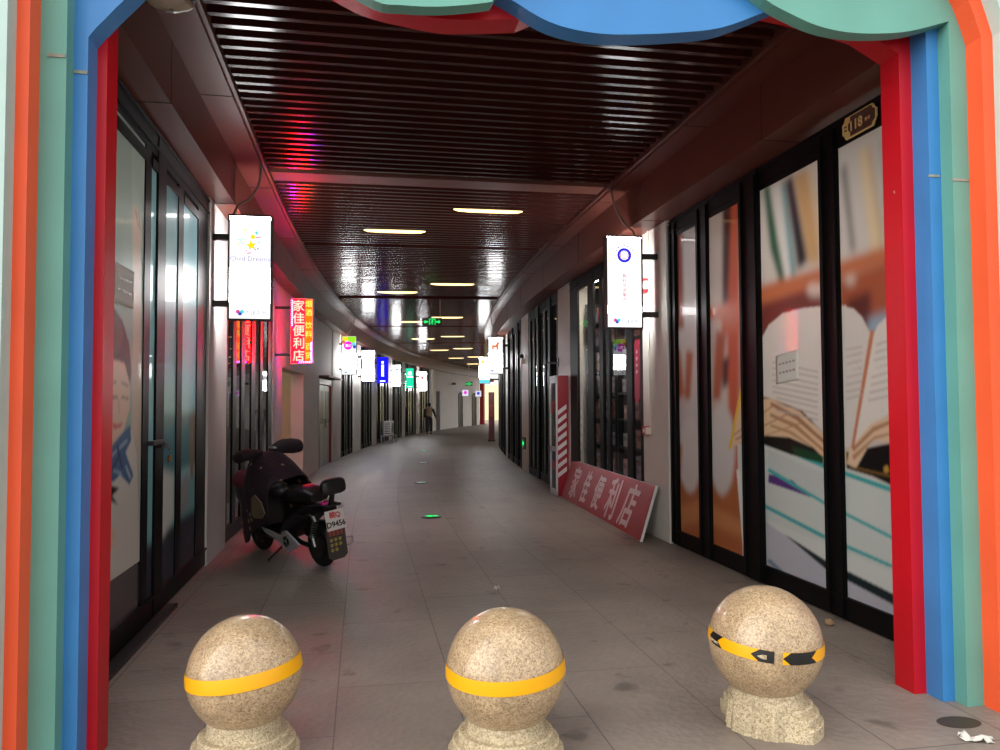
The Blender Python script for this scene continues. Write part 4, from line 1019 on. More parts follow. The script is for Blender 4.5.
for sgn in (-1, 1):
    y = sgn * (t / 2 - 0.01); o = -sgn
    b = MB(); xa, xb = (-h + f, 0.05) if sgn < 0 else (-0.05, h - f)
    b.box(xa, xb, min(y, y + sgn * 0.004), max(y, y + sgn * 0.004), z0 + f, z1 - f); pn = b.build('red_panel', L_RED, r)
    b = MB(); xa, xb = (0.05, h - f) if sgn < 0 else (-h + f, -0.05)
    b.box(xa, xb, min(y, y + sgn * 0.004), max(y, y + sgn * 0.004), z0 + f, z1 - f); pn2 = b.build('orange_panel', L_ORA, r)
    rot = (math.pi / 2, 0, 0) if sgn < 0 else (math.pi / 2, 0, math.pi)
    yy = y + sgn * 0.006
    for k, ch in enumerate('家佳便利店'):
        text_obj('lettering', ch, 0.19, L_CORE, pn, (sgn * 0.048, yy, 3.08 - 0.198 * k), rot, ext=0.001, fat=0.0025)
    for ch, z in zip('烟酒饮料百货', (3.11, 2.97, 2.77, 2.63, 2.43, 2.29)):
        text_obj('lettering', ch, 0.115, L_YEL, pn2, (-sgn * 0.108, yy, z), rot, ext=0.001, fat=0.002)
    b = MB()
    for k in range(14):
        b.ellipsoid((sgn * (h - 0.03), yy, 3.16 - 0.03 * k), 0.009, 0.006, 0.009, 8, 5)
    for k in range(11):
        b.ellipsoid((-sgn * (h - 0.03), yy, 2.19 + 0.03 * k), 0.009, 0.006, 0.009, 8, 5)
    for k in range(6):
        b.ellipsoid((-sgn * (h - 0.06 - 0.03 * k), yy, 2.185), 0.009, 0.006, 0.009, 8, 5)
    b.build('blue_lamps', L_BLU, pn)
for z in (2.3, 3.05):
    b = MB(); b.box(WL + 1.03, -h, -0.02, 0.02, z - 0.02, z + 0.02); b.build('bracket', M_GREYM, r)

# ---- ceiling lamps
for i, (s_, x0, x1) in enumerate(LAMPS):
    col = 'scooter' if i < 8 else 'red board'
    k = i % 8
    lab = ('warm linear ceiling lamp on the %s side, ' % ('scooter' if i < 8 else 'red board')) + ['nearest the archway', 'second from the archway', 'third from the archway', 'fourth from the archway', 'fifth from the archway', 'sixth from the archway', 'seventh from the archway', 'eighth from the archway', 'ninth from the archway'][k]
    l = at('ceiling_lamp', s_, (x0 + x1) / 2, 3.96, label=lab, cat='lamp', group='linear ceiling lamps')
    hw = (x1 - x0) / 2
    b = MB(); b.box(-hw, hw, -0.06, 0.06, 0.03, 0.14); b.build('housing', M_GREYM, l)
    b = MB(); b.loft([[(xx, 0.05 * math.sin(a) * q, 0.03 - 0.035 * math.cos(a) * q) for a in np.linspace(-1.5, 1.5, 9)] for xx, q in ((-hw, 0.3), (-hw + 0.06, 0.8), (-hw + 0.2, 1), (hw - 0.2, 1), (hw - 0.06, 0.8), (hw, 0.3))], cap=True)
    b.build('diffuser', M_LAMP, l, smooth=True)

# ---- hanging exit sign
G_EXIT = glow('exit_green', (30, 240, 110), 1.6)


def exit_sign(s, x, z0, z1, w, label, rod):
    r = at('exit_sign', s, x, 0, label=label, cat='sign', group='hanging green exit signs')
    b = MB(); b.box(-w / 2, w / 2, -0.02, 0.02, z0, z1); b.build('case', M_BLACKM, r, bevel=0.004)
    zc = (z0 + z1) / 2; u = (z1 - z0); y = -0.022
    b = MB()
    for sg in (-1, 1):
        b.prism([(sg * 0.43 * w, zc), (sg * 0.33 * w, zc + 0.24 * u), (sg * 0.33 * w, zc + 0.08 * u), (sg * 0.2 * w, zc + 0.08 * u), (sg * 0.2 * w, zc - 0.08 * u), (sg * 0.33 * w, zc - 0.08 * u), (sg * 0.33 * w, zc - 0.24 * u)], y - 0.003, y)
    b.box(-0.15 * w, 0.17 * w, y - 0.003, y, zc + 0.3 * u, zc + 0.38 * u).box(-0.15 * w, -0.12 * w, y - 0.003, y, zc - 0.38 * u, zc + 0.38 * u).box(0.14 * w, 0.17 * w, y - 0.003, y, zc - 0.38 * u, zc + 0.38 * u)
    # running figure
    b.prism([(px * 0.5 * u, pz * 0.5 * u + zc) for px, pz in disc(0.17, 10)], y - 0.003, y)
    b.v[-20:] = [p + Vector((0.02 * w, 0, 0.17 * u)) for p in b.v[-20:]]
    b.tube([(0.015 * w, y, zc + 0.08 * u), (0.0, y, zc - 0.08 * u), (0.05 * w, y, zc - 0.2 * u), (0.02 * w, y, zc - 0.36 * u)], 0.035 * u)
    b.tube([(0.0, y, zc - 0.08 * u), (-0.05 * w, y, zc - 0.2 * u), (-0.1 * w, y, zc - 0.22 * u)], 0.035 * u)
    b.tube([(-0.07 * w, y, zc + 0.02 * u), (0.012 * w, y, zc + 0.06 * u), (0.08 * w, y, zc - 0.04 * u)], 0.03 * u)
    b.build('lit_symbols', G_EXIT, r)
    b = MB(); b.tube([(rod, 0, z1), (rod, 0, 4.0)], 0.01); b.build('hanging_rod', M_WHITE, r)


exit_sign(18.0, 1.185, 3.36, 3.55, 0.46, 'green lit exit sign with arrows hanging from the slatted ceiling mid-walkway', 0.19)
exit_sign(45.0, 0.41, 2.6, 2.83, 0.4, 'small green lit exit sign hanging far down by the white wall', 0.0)

# ---- cables that feed the light boxes
for (pts, lab) in (([(7.83, -0.99, 4.0), (7.86, -1.0, 3.92), (7.87, -1.02, 3.72), (7.84, -1.1, 3.56), (7.78, -1.2, 3.47), (7.74, -1.24, 3.36)], 'grey cable looping from the ceiling to the yellow star light box'),
                   ([(8.2, 2.76, 4.0), (8.18, 2.775, 3.85), (8.16, 2.82, 3.68), (8.12, 2.89, 3.53), (8.08, 2.97, 3.44), (8.05, 3.0, 3.36)], 'grey cable looping from the ceiling to the blue ring light box'),
                   ([(21.4, -1.0, 4.0), (21.4, -1.02, 3.8), (21.45, -1.1, 3.6), (21.5, -1.25, 3.5), (21.5, -1.28, 3.43)], 'thin cable looping down to the rainbow light box'),
                   ([(20.7, 2.77, 4.0), (20.7, 2.78, 3.8), (20.72, 2.83, 3.6), (20.75, 2.95, 3.42), (20.8, 3.0, 3.34)], 'thin cable looping down to the rocking horse light box')):
    b = MB(); P = [W(*p) for p in pts]
    Q = []
    for i in range(len(P) - 1):
        p0, p1, p2, p3 = P[max(i - 1, 0)], P[i], P[i + 1], P[min(i + 2, len(P) - 1)]
        for j in range(6):
            u = j / 6; Q.append(0.5 * ((2 * p1) + (p2 - p0) * u + (2 * p0 - 5 * p1 + 4 * p2 - p3) * u * u + (3 * p1 - p0 - 3 * p2 + p3) * u ** 3))
    Q.append(P[-1])
    o = b.tube(Q, 0.012).build('cable', M_CABLE, smooth=True); tag(o, lab, 'cable', 'cables feeding the light boxes')

# =================================================================== RIGHT SIDE THINGS
# leaning red board
p0, p1 = W(7.95, 2.99), W(12.05, 3.1)
bd = empty('shop_name_board', (p0 + p1) / 2, math.atan2(p1.y - p0.y, p1.x - p0.x), 'long red shop name board with pale brush lettering leaning on the shop glass', 'sign board')
L = (p1 - p0).length / 2
# local: X along the board towards the far end, Y towards the corridor side
lean = Matrix.Rotation(math.radians(17), 4, 'X')
b = MB(); b.box(-L, L, -0.015, 0.015, 0.0, 0.63).xform(lean); brd = b.build('board', [M_WHITE], bd)
b = MB(); b.box(-L + 0.004, L - 0.004, 0.015, 0.019, 0.006, 0.624).xform(lean); fc = b.build('red_face', M_REDBOARD, bd)
for k, ch in enumerate('家佳便利店'):
    X = L - 0.62 - k * (2 * L - 1.3) / 4
    sz = (0.52, 0.5, 0.5, 0.56, 0.56)[k]
    o = text_obj('lettering', ch, sz, M_BOARDTXT, fc, (0, 0, 0), ext=0.001, shear=(0.1, 0.3, 0.22, 0.16, 0.34)[k], sx=(0.8, 0.7, 0.8, 0.85, 0.85)[k], fat=0.011)
    M = lean @ Matrix.Translation((X, 0.021, 0.315)) @ Matrix.Rotation(math.pi, 4, 'Z') @ Matrix.Rotation(math.pi / 2, 4, 'X')
    o.matrix_basis = M

# fire cabinet: red body, white framed door to the walkway, striped side to the archway
fcb = at('fire_cabinet', 12.48, 3.15, 0, label='tall red fire cabinet with white framed glass door and diagonal white stripes', cat='cabinet')
b = MB(); b.box(-0.085, 0.1, -0.27, 0.27, 0.0, 1.97); b.build('body', M_FIRERED, fcb, bevel=0.004)
dm = MB()
for (a, c, z0, z1) in ((-0.27, 0.27, 0.0, 0.1), (-0.27, 0.27, 1.85, 1.97), (-0.27, 0.27, 0.72, 0.8), (-0.27, -0.2, 0, 1.97), (0.2, 0.27, 0, 1.97)):
    dm.box(-0.105, -0.085, a, c, z0, z1)
door = dm.build('door', M_WHITE, fcb)
b = MB(); b.face([(-0.095, -0.2, 0.1), (-0.095, 0.2, 0.1), (-0.095, 0.2, 0.72), (-0.095, -0.2, 0.72)]).face([(-0.095, -0.2, 0.8), (-0.095, 0.2, 0.8), (-0.095, 0.2, 1.85), (-0.095, -0.2, 1.85)])
b.build('glass_pane', M_GLASS, door)
b = MB(); b.box(-0.09, -0.0865, -0.17, 0.17, 0.1, 1.85); b.build('dark_inside', M_DARKROOM, fcb)
b = MB(); b.box(-0.1, -0.097, -0.12, 0.1, 1.35, 1.55).box(-0.1, -0.097, -0.12, 0.1, 0.42, 0.56); b.build('sticker', mat('red_sticker', (206, 52, 52), rough=0.5), door)
b = MB(); b.tube([(-0.105, -0.23, 1.0), (-0.13, -0.23, 1.0), (-0.13, -0.23, 1.12), (-0.105, -0.23, 1.12)], 0.008); b.build('handle', M_STEEL, door)
b = MB()
for k in range(8):
    z = 0.30 + k * 0.145
    b.prism([(-0.08, z), (0.065, z + 0.11), (0.065, z + 0.185), (-0.08, z + 0.075)], -0.2725, -0.27)
b.build('stripes', M_WHITE, fcb)

# little bracket arm over the cabinet
o = at('wall_bracket', 12.95, WR - 0.05, 2.2, label='thin dark metal bracket arm on the pillar above the red striped cabinet', cat='bracket')
b = MB(); b.box(-0.22, 0.02, -0.015, 0.015, 0, 0.03).box(-0.22, -0.2, -0.015, 0.015, 0.03, 0.07); b.build('arm', M_GREYM, o); b = MB(); b.box(0.0, 0.02, -0.03, 0.03, -0.05, 0.1); b.build('plate', M_GREYM, o)

# fire alarm points with their conduit
al = at('fire_alarm_point', 8.38, WR - 0.03, 2.78, label='red and white fire alarm sounder on the pillar under the blue ring light box', cat='alarm')
b = MB(); b.box(-0.09, 0.0, -0.05, 0.05, 0, 0.17); b.build('body', mat('alarm_red', (176, 30, 40), rough=0.4), al, bevel=0.008)
b = MB(); b.box(-0.1, -0.09, -0.03, 0.03, 0.09, 0.14); b.build('lens', M_WHITE, al); b = MB(); b.lathe([(0.045, 0), (0.05, 0.02), (0.045, 0.05)], 16, axis='y', c=(-0.04, -0.05, 0.085)); b.build('sounder', M_CREAM, al)
al = at('fire_call_point', 8.4, WR - 0.03, 1.14, label='small red fire call point low on the pillar beside the leaning red board', cat='alarm')
b = MB(); b.box(-0.05, 0.0, -0.05, 0.05, 0, 0.1); b.build('body', mat('alarm_red', (176, 30, 40)), al, bevel=0.005); b = MB(); b.box(-0.053, -0.05, -0.025, 0.025, 0.03, 0.07); b.build('push_plate', M_WHITE, al)
b = MB(); b.box(-0.06, 0.0, -0.1, -0.052, 0.01, 0.09); b.build('junction_box', M_CREAM, al, bevel=0.004)
o = MB().tube([W(8.3, WR - 0.042, 1.24), W(8.3, WR - 0.042, 2.78)], 0.01).tube([W(8.3, WR - 0.042, 2.97), W(8.3, WR - 0.042, 3.49)], 0.01).build('conduit', M_CREAM); tag(o, 'thin pale conduit running up the pillar between the two fire alarm points', 'conduit')
# emergency lights
for (s_, x, z, d, lab) in ((17.0, WR - 0.03, 2.55, -1, 'twin lamp emergency light on the pillar above the green floor-level exit light'),):
    e = at('emergency_light', s_, x, z, label=lab, cat='lamp')
    b = MB(); b.box(-0.06, 0.0, -0.12, 0.12, -0.14, -0.02); b.build('battery_box', M_CREAM, e, bevel=0.01)
    for k in (-0.07, 0.07):
        b = MB(); b.ellipsoid((-0.07, k, 0.04), 0.05, 0.05, 0.05, 14, 8); b.build('lamp_head', M_BLACKM, e, smooth=True)
    b = MB(); b.tube([(-0.03, 0, -0.02), (-0.03, 0, 0.02), (-0.05, 0.05, 0.04)], 0.012); b.build('stalk', M_GREYM, e)
g = at('low_exit_light', 16.98, WR - 0.035, 0.5, label='small green lit exit light at floor level on the pillar', cat='sign')
b = MB(); b.box(-0.03, 0.0, -0.19, 0.19, 0.0, 0.26); b.build('case', M_BLACKM, g)
b = MB(); b.box(-0.034, -0.03, -0.17, 0.17, 0.03, 0.23); b.build('dark_lens', M_BLACKM, g)
b = MB(); b.prism([(-0.12, 0.13), (-0.03, 0.21), (-0.03, 0.16), (0.12, 0.16), (0.12, 0.1), (-0.03, 0.1), (-0.03, 0.05)], -0.004, 0.0).xform(Matrix.Translation((-0.035, 0, 0)) @ Matrix.Rotation(math.radians(-90), 4, 'Z')); b.build('lit_arrow', G_EXIT, g)

# house number plate
hp = at('house_number_plate', 4.51, WR - 0.015, 3.37, label='brown and gold house number plate reading 118 above the glass', cat='plate')
def plate_poly(w, h, c):
    return [(-w + c, h), (w - c, h), (w - c * 0.5, h * 0.6), (w, h * 0.45), (w, -h * 0.45), (w - c * 0.5, -h * 0.6), (w - c, -h), (-w + c, -h), (-w + c * 0.5, -h * 0.6), (-w, -h * 0.45), (-w, h * 0.45), (-w + c * 0.5, h * 0.6)]
RZ = Matrix.Rotation(math.radians(-90), 4, 'Z')
M_GOLD = mat('gold_enamel', (238, 204, 132), rough=0.35); M_BROWNP = mat('brown_enamel', (92, 60, 52), rough=0.35)
b = MB(); b.prism(plate_poly(0.175, 0.075, 0.035), -0.012, 0.0).xform(RZ); b.build('plate', M_GOLD, hp)
b = MB(); b.prism([(x, z) for x, z in [(-0.085, 0.066), (0.13, 0.066), (0.145, 0.042), (0.166, 0.032), (0.166, -0.032), (0.145, -0.042), (0.13, -0.066), (-0.085, -0.066), (-0.09, -0.035), (-0.11, -0.02), (-0.11, 0.02), (-0.09, 0.035)]], -0.014, -0.012).xform(RZ); pf = b.build('brown_field', M_BROWNP, hp)
for body, sz, yy, z in (('118', 0.095, -0.02, 0), ('附号', 0.028, 0.095, -0.008)):
    text_obj('lettering', body, sz, M_GOLD, pf, (-0.0145, -yy, z), (math.pi / 2, 0, math.radians(-90)), ext=0.001, fat=0.0025 if sz > 0.05 else 0)
b = MB()
for z in (0.012, -0.012): b.prism([(-0.15, z - 0.006), (-0.125, z - 0.006), (-0.125, z + 0.006), (-0.15, z + 0.006)], -0.0135, -0.012)
b.xform(RZ); b.build('small_marks', M_BROWNP, hp)

# paper notices stuck on the glass
def notice(s, x, z, w, h, d, label, slant):
    n = at('paper_notice', s, x, z, label=label, cat='notice')
    g = MB(); N = 8; rows = []
    rs2 = random.Random(int(s * 100))
    for i in range(N + 1):
        rows.append([(d * (0.004 + 0.004 * rs2.random()), -w / 2 + w * k / N, -h / 2 + h * i / N + slant * (k / N - 0.5)) for k in range(N + 1)])
    g.loft(rows, cap=False, closed=False); sh = g.build('sheet', M_PAPER, n, smooth=True, solid=0.001)
    ln = MB()
    for i in range(2):
        z0 = h * (0.12 - 0.3 * i)
        for k in range(5):
            a = -w * 0.36 + k * w * 0.15
            ln.box(min(d * 0.009, d * 0.011), max(d * 0.009, d * 0.011), a, a + w * 0.09, z0 + slant * (a / w), z0 + h * 0.07 + slant * (a / w))
    ln.build('handwriting_text', mat('grey_ink', (164, 156, 150)), n)
notice(5.47, WR - 0.002, 1.78, 0.32, 0.23, -1, 'handwritten paper notice taped over the printed open book', -0.03)
notice(5.03, WL + 0.002, 2.24, 0.38, 0.24, 1, 'crinkled paper notice taped above the child in the poster', 0.0)

# door chain and padlock on the left shop front
pl = at('padlock_chain', 5.85, WL + 0.05, 1.2, label='short chain and padlock holding the door frame beside the child poster', cat='padlock')
b = MB(); b.box(-0.03, 0.01, -0.32, -0.1, 0.03, 0.06).box(-0.03, 0.01, -0.1, 0.0, 0.0, 0.06); b.build('hasp', M_BLACKM, pl)
b = MB()
for k in range(6):
    c = Vector((0.02, -0.06 + 0.03 * k, 0.04 - 0.012 * k))
    b.tube([c + Vector((0.0 if k % 2 else 0.01 * math.cos(a), 0.02 * math.sin(a), 0.01 * math.cos(a) if k % 2 else 0)) for a in np.linspace(0, 2 * math.pi, 9)], 0.004, 6)
b.build('chain', M_STEEL, pl)
b = MB(); b.box(0.008, 0.03, 0.07, 0.12, -0.11, -0.06); b.build('padlock', mat('brass', (140, 100, 60), rough=0.4, metal=0.7), pl, bevel=0.005)

# push plate sign on the shop glass
o = at('door_banner', 8.8, WR - 0.0, 1.52, label='narrow red rounded banner with white marks hanging on the shop door glass', cat='banner')
b = MB(); b.prism([(px, pz) for px, pz in [(-0.09, 0.06), (-0.06, 0.0), (0.06, 0.0), (0.09, 0.06), (0.09, 0.7), (0.06, 0.76), (-0.06, 0.76), (-0.09, 0.7)]], -0.012, 0.0).xform(RZ); f_ = b.build('panel', mat('banner_red', (150, 24, 52), rough=0.5), o)
b = MB()
for k in range(4):
    z = 0.36 + 0.08 * k; b.prism([(-0.03, z), (0.03, z), (0.03, z + 0.012), (-0.03, z + 0.012)], -0.0135, -0.012); b.prism([(-0.006, z - 0.02), (0.006, z - 0.02), (0.006, z + 0.035), (-0.006, z + 0.035)], -0.0135, -0.012)
b.xform(RZ); b.build('lettering', M_WHITE, f_)

# ---- stocked shelves inside the shop behind the red board
il = at('unseen_shop_lamp', 10.2, 3.43, 3.385, label='white strip lamp on the ceiling inside the stocked shop', cat='lamp')
b = MB(); b.box(-0.1, 0.1, -1.4, 1.4, 0.02, 0.1); b.build('housing', M_WHITE, il); b = MB(); b.box(-0.08, 0.08, -1.38, 1.38, 0.0, 0.02); b.build('diffuser', glow('shop_lamp', (255, 240, 226), 48.0), il)
PROD = [((214, 176, 172), 'pale pink'), ((206, 202, 198), 'white'), ((150, 66, 62), 'dull red'), ((176, 140, 126), 'tan'), ((196, 190, 206), 'pale lilac'), ((98, 112, 122), 'slate blue'), ((210, 150, 120), 'peach')]
LEVELS = [(0.12, 'lowest'), (0.52, 'second lowest'), (0.92, 'third'), (1.3, 'fourth'), (1.66, 'fifth'), (2.02, 'sixth'), (2.38, 'seventh'), (2.74, 'top')]
rs = random.Random(11)
protos = {}
for u, (sa, sb_, where) in enumerate(((8.7, 10.2, 'nearer the leaning board end'), (10.3, 11.9, 'nearer the striped cabinet'))):
    x = 3.64
    sh = at('shop_shelf', (sa + sb_) / 2, x, 0, label='tall dark stocked shelf rack inside the shop, ' + where, cat='shelf')
    hh = (sb_ - sa) / 2
    b = MB()
    for q in (-hh, hh - 0.04): b.box(-0.17, 0.17, q, q + 0.04, 0, 3.1)
    b.build('upright', M_BLACKM, sh)
    b = MB(); b.box(0.16, 0.17, -hh, hh, 0, 3.1); b.build('back_board', M_DARKROOM, sh)
    for z, ln in LEVELS:
        b = MB(); b.box(-0.17, 0.16, -hh + 0.04, hh - 0.04, z - 0.03, z); b.build('shelf_board', M_BLACKM, sh)
        yy = -hh + 0.07
        while yy < hh - 0.24:
            w = rs.choice((0.12, 0.15, 0.19)); hgt = rs.choice((0.18, 0.23, 0.28)); (c, cn) = rs.choice(PROD)
            key = (w, hgt, cn)
            sm = (sa + sb_) / 2 + (yy + w / 2)
            if key not in protos:
                rt = at('goods_carton', sm, x, z)
                b = MB(); b.box(-0.14, 0.08, -w / 2, w / 2, 0, hgt); b.build('carton', mat('carton_' + cn.replace(' ', '_'), c, rough=0.6), rt, bevel=0.004)
                b = MB(); b.box(-0.142, -0.14, -w * 0.35, w * 0.35, hgt * 0.45, hgt * 0.75); b.build('front_label', mat('carton_label_' + cn.replace(' ', '_'), tuple(min(255, int(v * 1.25) + 20) if sum(c) < 480 else int(v * 0.72) for v in c), rough=0.6), rt)
                protos[key] = rt; o = rt
            else:
                o = copy_tree(protos[key]); o.location = W(sm, x, z); o.rotation_euler = (0, 0, -ang(sm))
            tag(o, '%s carton on the %s shelf of the rack %s' % (cn, ln, where), 'carton', 'cartons, %s, %s shelf, rack %s' % (cn, ln, where))
            yy += w + rs.choice((0.015, 0.03, 0.06))

# =================================================================== SCOOTER
rw, fwp = Vector((-0.345, 7.36, 0)), Vector((-1.0, 8.33, 0))
hd = (fwp - rw); WB = hd.length
sc = empty('electric_scooter', (rw + fwp) / 2, math.atan2(-hd.x, hd.y), 'dark electric scooter with a patterned wind quilt, parked on its stand by the shop wall', 'scooter')
sc.rotation_euler = (0, math.radians(-7), math.atan2(-hd.x, hd.y))
RY, FY = -WB / 2, WB / 2
WR_ = 0.2


def wheel(y, x=0.0, w=0.045):
    b = MB(); prof = []
    for k in range(17):
        a = 2 * math.pi * k / 16
        prof.append((WR_ - 0.042 + 0.042 * math.cos(a), w * math.sin(a)))
    b.lathe(prof, 40, axis='x', c=(x, y, WR_)); t = b.build('tyre', M_RUBBER, sc, smooth=True)
    b = MB(); b.lathe([(0.105, -0.03), (0.118, -0.035), (0.118, 0.035), (0.105, 0.03)], 32, axis='x', c=(x, y, WR_)); rim = b.build('rim', M_GREYM, t, smooth=True)
    b = MB(); b.lathe([(0.03, -0.06), (0.085, -0.045), (0.085, 0.045), (0.03, 0.06)], 24, axis='x', c=(x, y, WR_))
    for k in range(5):
        a = 2 * math.pi * k / 5
        b.tube([(x, y + 0.06 * math.cos(a), WR_ + 0.06 * math.sin(a)), (x, y + 0.112 * math.cos(a), WR_ + 0.112 * math.sin(a))], 0.014, 6)
    b.build('hub', M_GREYM, t)


wheel(RY); wheel(FY)
# front fork, fender and leg shield
b = MB()
for x in (-0.07, 0.07): b.tube([(x, FY, WR_), (x * 0.9, FY - 0.07, 0.48), (x * 0.5, FY - 0.12, 0.6)], 0.018)
b.build('front_fork', M_GREYM, sc)
b = MB(); rows = []
for k in range(13):
    a = math.radians(20 + 130 * k / 12)
    c = Vector((0, FY - 0.225 * math.cos(a) * -1 - 0.0, WR_ + 0.235 * math.sin(a)))
    c = Vector((0, FY + 0.24 * math.cos(a), WR_ + 0.24 * math.sin(a)))
    nrm = Vector((0, math.cos(a), math.sin(a)))
    rows.append([c + Vector((x, 0, 0)) + nrm * (0.02 * (1 - (x / 0.075) ** 2)) for x in np.linspace(-0.075, 0.075, 7)])
b.loft(rows, cap=False, closed=False); b.build('front_fender', M_PLASTICB, sc, smooth=True, solid=0.008)
b = MB(); rings = []
for (y, z, w, t) in ((0.36, 0.24, 0.13, 0.05), (0.44, 0.38, 0.2, 0.07), (0.47, 0.55, 0.22, 0.08), (0.44, 0.72, 0.2, 0.09), (0.38, 0.88, 0.15, 0.09), (0.34, 0.98, 0.09, 0.07)):
    rings.append([(w * math.cos(a), y + (t * math.sin(a)) - 0.06 * math.cos(a) ** 2, z) for a in np.linspace(0, 2 * math.pi, 20, endpoint=False)])
b.loft(rings); ls = b.build('leg_shield', M_PLASTICB, sc, smooth=True)
b = MB(); b.ellipsoid((0, 0.5, 0.82), 0.07, 0.05, 0.06, 16, 10); b.build('headlight', mat('lamp_glass', (190, 190, 196), rough=0.1), ls, smooth=True)
# floorboard and body under the seat
b = MB(); rings = []
for (y, z0, z1, w) in ((0.42, 0.24, 0.32, 0.1), (0.3, 0.2, 0.29, 0.15), (0.0, 0.2, 0.28, 0.16), (-0.1, 0.21, 0.34, 0.16), (-0.2, 0.25, 0.5, 0.15), (-0.34, 0.34, 0.56, 0.13), (-0.55, 0.46, 0.6, 0.11), (-0.8, 0.52, 0.6, 0.07)):
    zc, h = (z0 + z1) / 2, (z1 - z0) / 2
    rings.append([(w * math.copysign(abs(math.cos(a)) ** 0.6, math.cos(a)), y, zc + h * math.copysign(abs(math.sin(a)) ** 0.6, math.sin(a))) for a in np.linspace(0, 2 * math.pi, 24, endpoint=False)])
b.loft(rings); b.build('body', M_PLASTICB, sc, smooth=True)
for sg in (-1, 1):
    b = MB()
    poly = [(0.36, 0.29), (0.2, 0.275), (-0.02, 0.25), (-0.06, 0.3), (-0.12, 0.31), (-0.26, 0.25), (-0.35, 0.2), (-0.28, 0.165), (-0.16, 0.11), (-0.08, 0.11), (-0.02, 0.16), (0.08, 0.205), (0.3, 0.25)]
    b.prism(poly, -0.012, 0.012)
    b.xform(Matrix.Translation((sg * 0.172, -0.14, 0.03)) @ Matrix.Rotation(math.pi / 2, 4, 'Z'))
    sp = b.build('side_panel', M_PLASTICG, sc, bevel=0.005)
    b = MB()
    for k in range(3):
        a0 = 2 * math.pi * k / 3 + 0.3
        for q in (0.045, 0.027):
            b.tube([(sg * 0.186, -0.265 + q * math.cos(a), 0.24 + q * math.sin(a)) for a in np.linspace(a0, a0 + 1.7, 8)], 0.006, 6)
    b.build('emblem', M_BLACKM, sp)
# seat
b = MB(); rings = []
for (y, z, w, h) in ((0.0, 0.66, 0.08, 0.03), (-0.04, 0.665, 0.13, 0.06), (-0.18, 0.66, 0.15, 0.07), (-0.34, 0.655, 0.14, 0.06), (-0.4, 0.68, 0.14, 0.08), (-0.55, 0.675, 0.13, 0.07), (-0.64, 0.66, 0.09, 0.04)):
    rings.append([(w * math.copysign(abs(math.cos(a)) ** 0.7, math.cos(a)), y, z + h * math.copysign(abs(math.sin(a)) ** 0.7, math.sin(a))) for a in np.linspace(0, 2 * math.pi, 24, endpoint=False)])
b.loft(rings); b.build('seat', M_SEAT, sc, smooth=True)
b = MB(); b.ellipsoid((-0.13, -0.12, 0.71), 0.1, 0.13, 0.085, 18, 10); b.build('seat_cushion', M_SEAT, sc, smooth=True)
# carrier, backrest, tail lamp, plate, mud flap
b = MB()
for x in (-0.09, 0.09): b.tube([(x, -0.5, 0.58), (x, -0.68, 0.6), (x * 0.8, -0.86, 0.6)], 0.012)
b.tube([(-0.072, -0.86, 0.6), (0.072, -0.86, 0.6)], 0.012); b.tube([(-0.085, -0.7, 0.6), (0.085, -0.7, 0.6)], 0.01)
b.tube([(-0.14, -0.42, 0.5), (-0.15, -0.56, 0.5), (-0.14, -0.66, 0.52)], 0.01)
b.build('rear_carrier', M_BLACKM, sc)
b = MB(); b.tube([(0, -0.82, 0.6), (0, -0.86, 0.7), (0, -0.88, 0.78)], [0.028, 0.024, 0.02]); bs = b.build('backrest_post', M_BLACKM, sc, smooth=True)
b = MB(); rings = []
for (y, q) in ((-0.925, 0.82), (-0.91, 0.97), (-0.885, 1.0), (-0.86, 0.93)):
    rings.append([(q * 0.125 * math.copysign(abs(math.cos(a)) ** 0.55, math.cos(a)) * (1 - 0.1 * math.sin(a)), y, 0.78 + q * 0.075 * math.copysign(abs(math.sin(a)) ** 0.6, math.sin(a))) for a in np.linspace(0, 2 * math.pi, 28, endpoint=False)])
b.loft(rings); b.build('backrest_pad', M_SEAT, sc, smooth=True)
b = MB(); b.box(-0.06, 0.06, -0.78, -0.72, 0.605, 0.625); b.build('tail_reflector', mat('pink_glow_reflector', (232, 60, 170), rough=0.25), sc, bevel=0.004)  # the tail light's reflected glow is put into its pink colour
plate_root = Matrix.Translation((0, -0.87, 0.47)) @ Matrix.Rotation(math.radians(-8), 4, 'X')
b = MB(); b.box(-0.1, 0.1, -0.004, 0.0, -0.09, 0.09).xform(plate_root); pt = b.build('number_plate', mat('plate_white', (214, 208, 204), rough=0.4), sc, bevel=0.002)
for body, sz, z, m in (('皖Q', 0.062, 0.045, mat('plate_red', (190, 30, 40), rough=0.4)), ('D9456', 0.072, -0.036, M_BLACKM)):
    o = text_obj('lettering', body, sz, m, pt, (0, 0, 0), ext=0.001, fat=0.002)
    o.matrix_basis = plate_root @ Matrix.Translation((0, -0.0055, z)) @ Matrix.Rotation(math.pi / 2, 4, 'X')
flap = Matrix.Translation((0, -0.855, 0.26)) @ Matrix.Rotation(math.radians(-3), 4, 'X')
b = MB(); b.prism([(-0.1, 0.14), (0.1, 0.14), (0.1, -0.12), (0.06, -0.15), (-0.06, -0.15), (-0.1, -0.12)], -0.004, 0.004).xform(flap); mf = b.build('mud_flap', mat('grey_rubber', (62, 56, 52), rough=0.7), sc)
b = MB(); rs = random.Random(2)
for k in range(4):
    for q in range(3): b.box(-0.075 + 0.04 * k, -0.045 + 0.04 * k, -0.0065, -0.0045, 0.07 + 0.016 * q, 0.078 + 0.016 * q)
    b.box(-0.064 + 0.04 * k, -0.057 + 0.04 * k, -0.0065, -0.0045, 0.065, 0.115)
b.xform(flap); b.build('red_marks', mat('faded_red', (172, 70, 62), rough=0.6), mf)
b = MB()
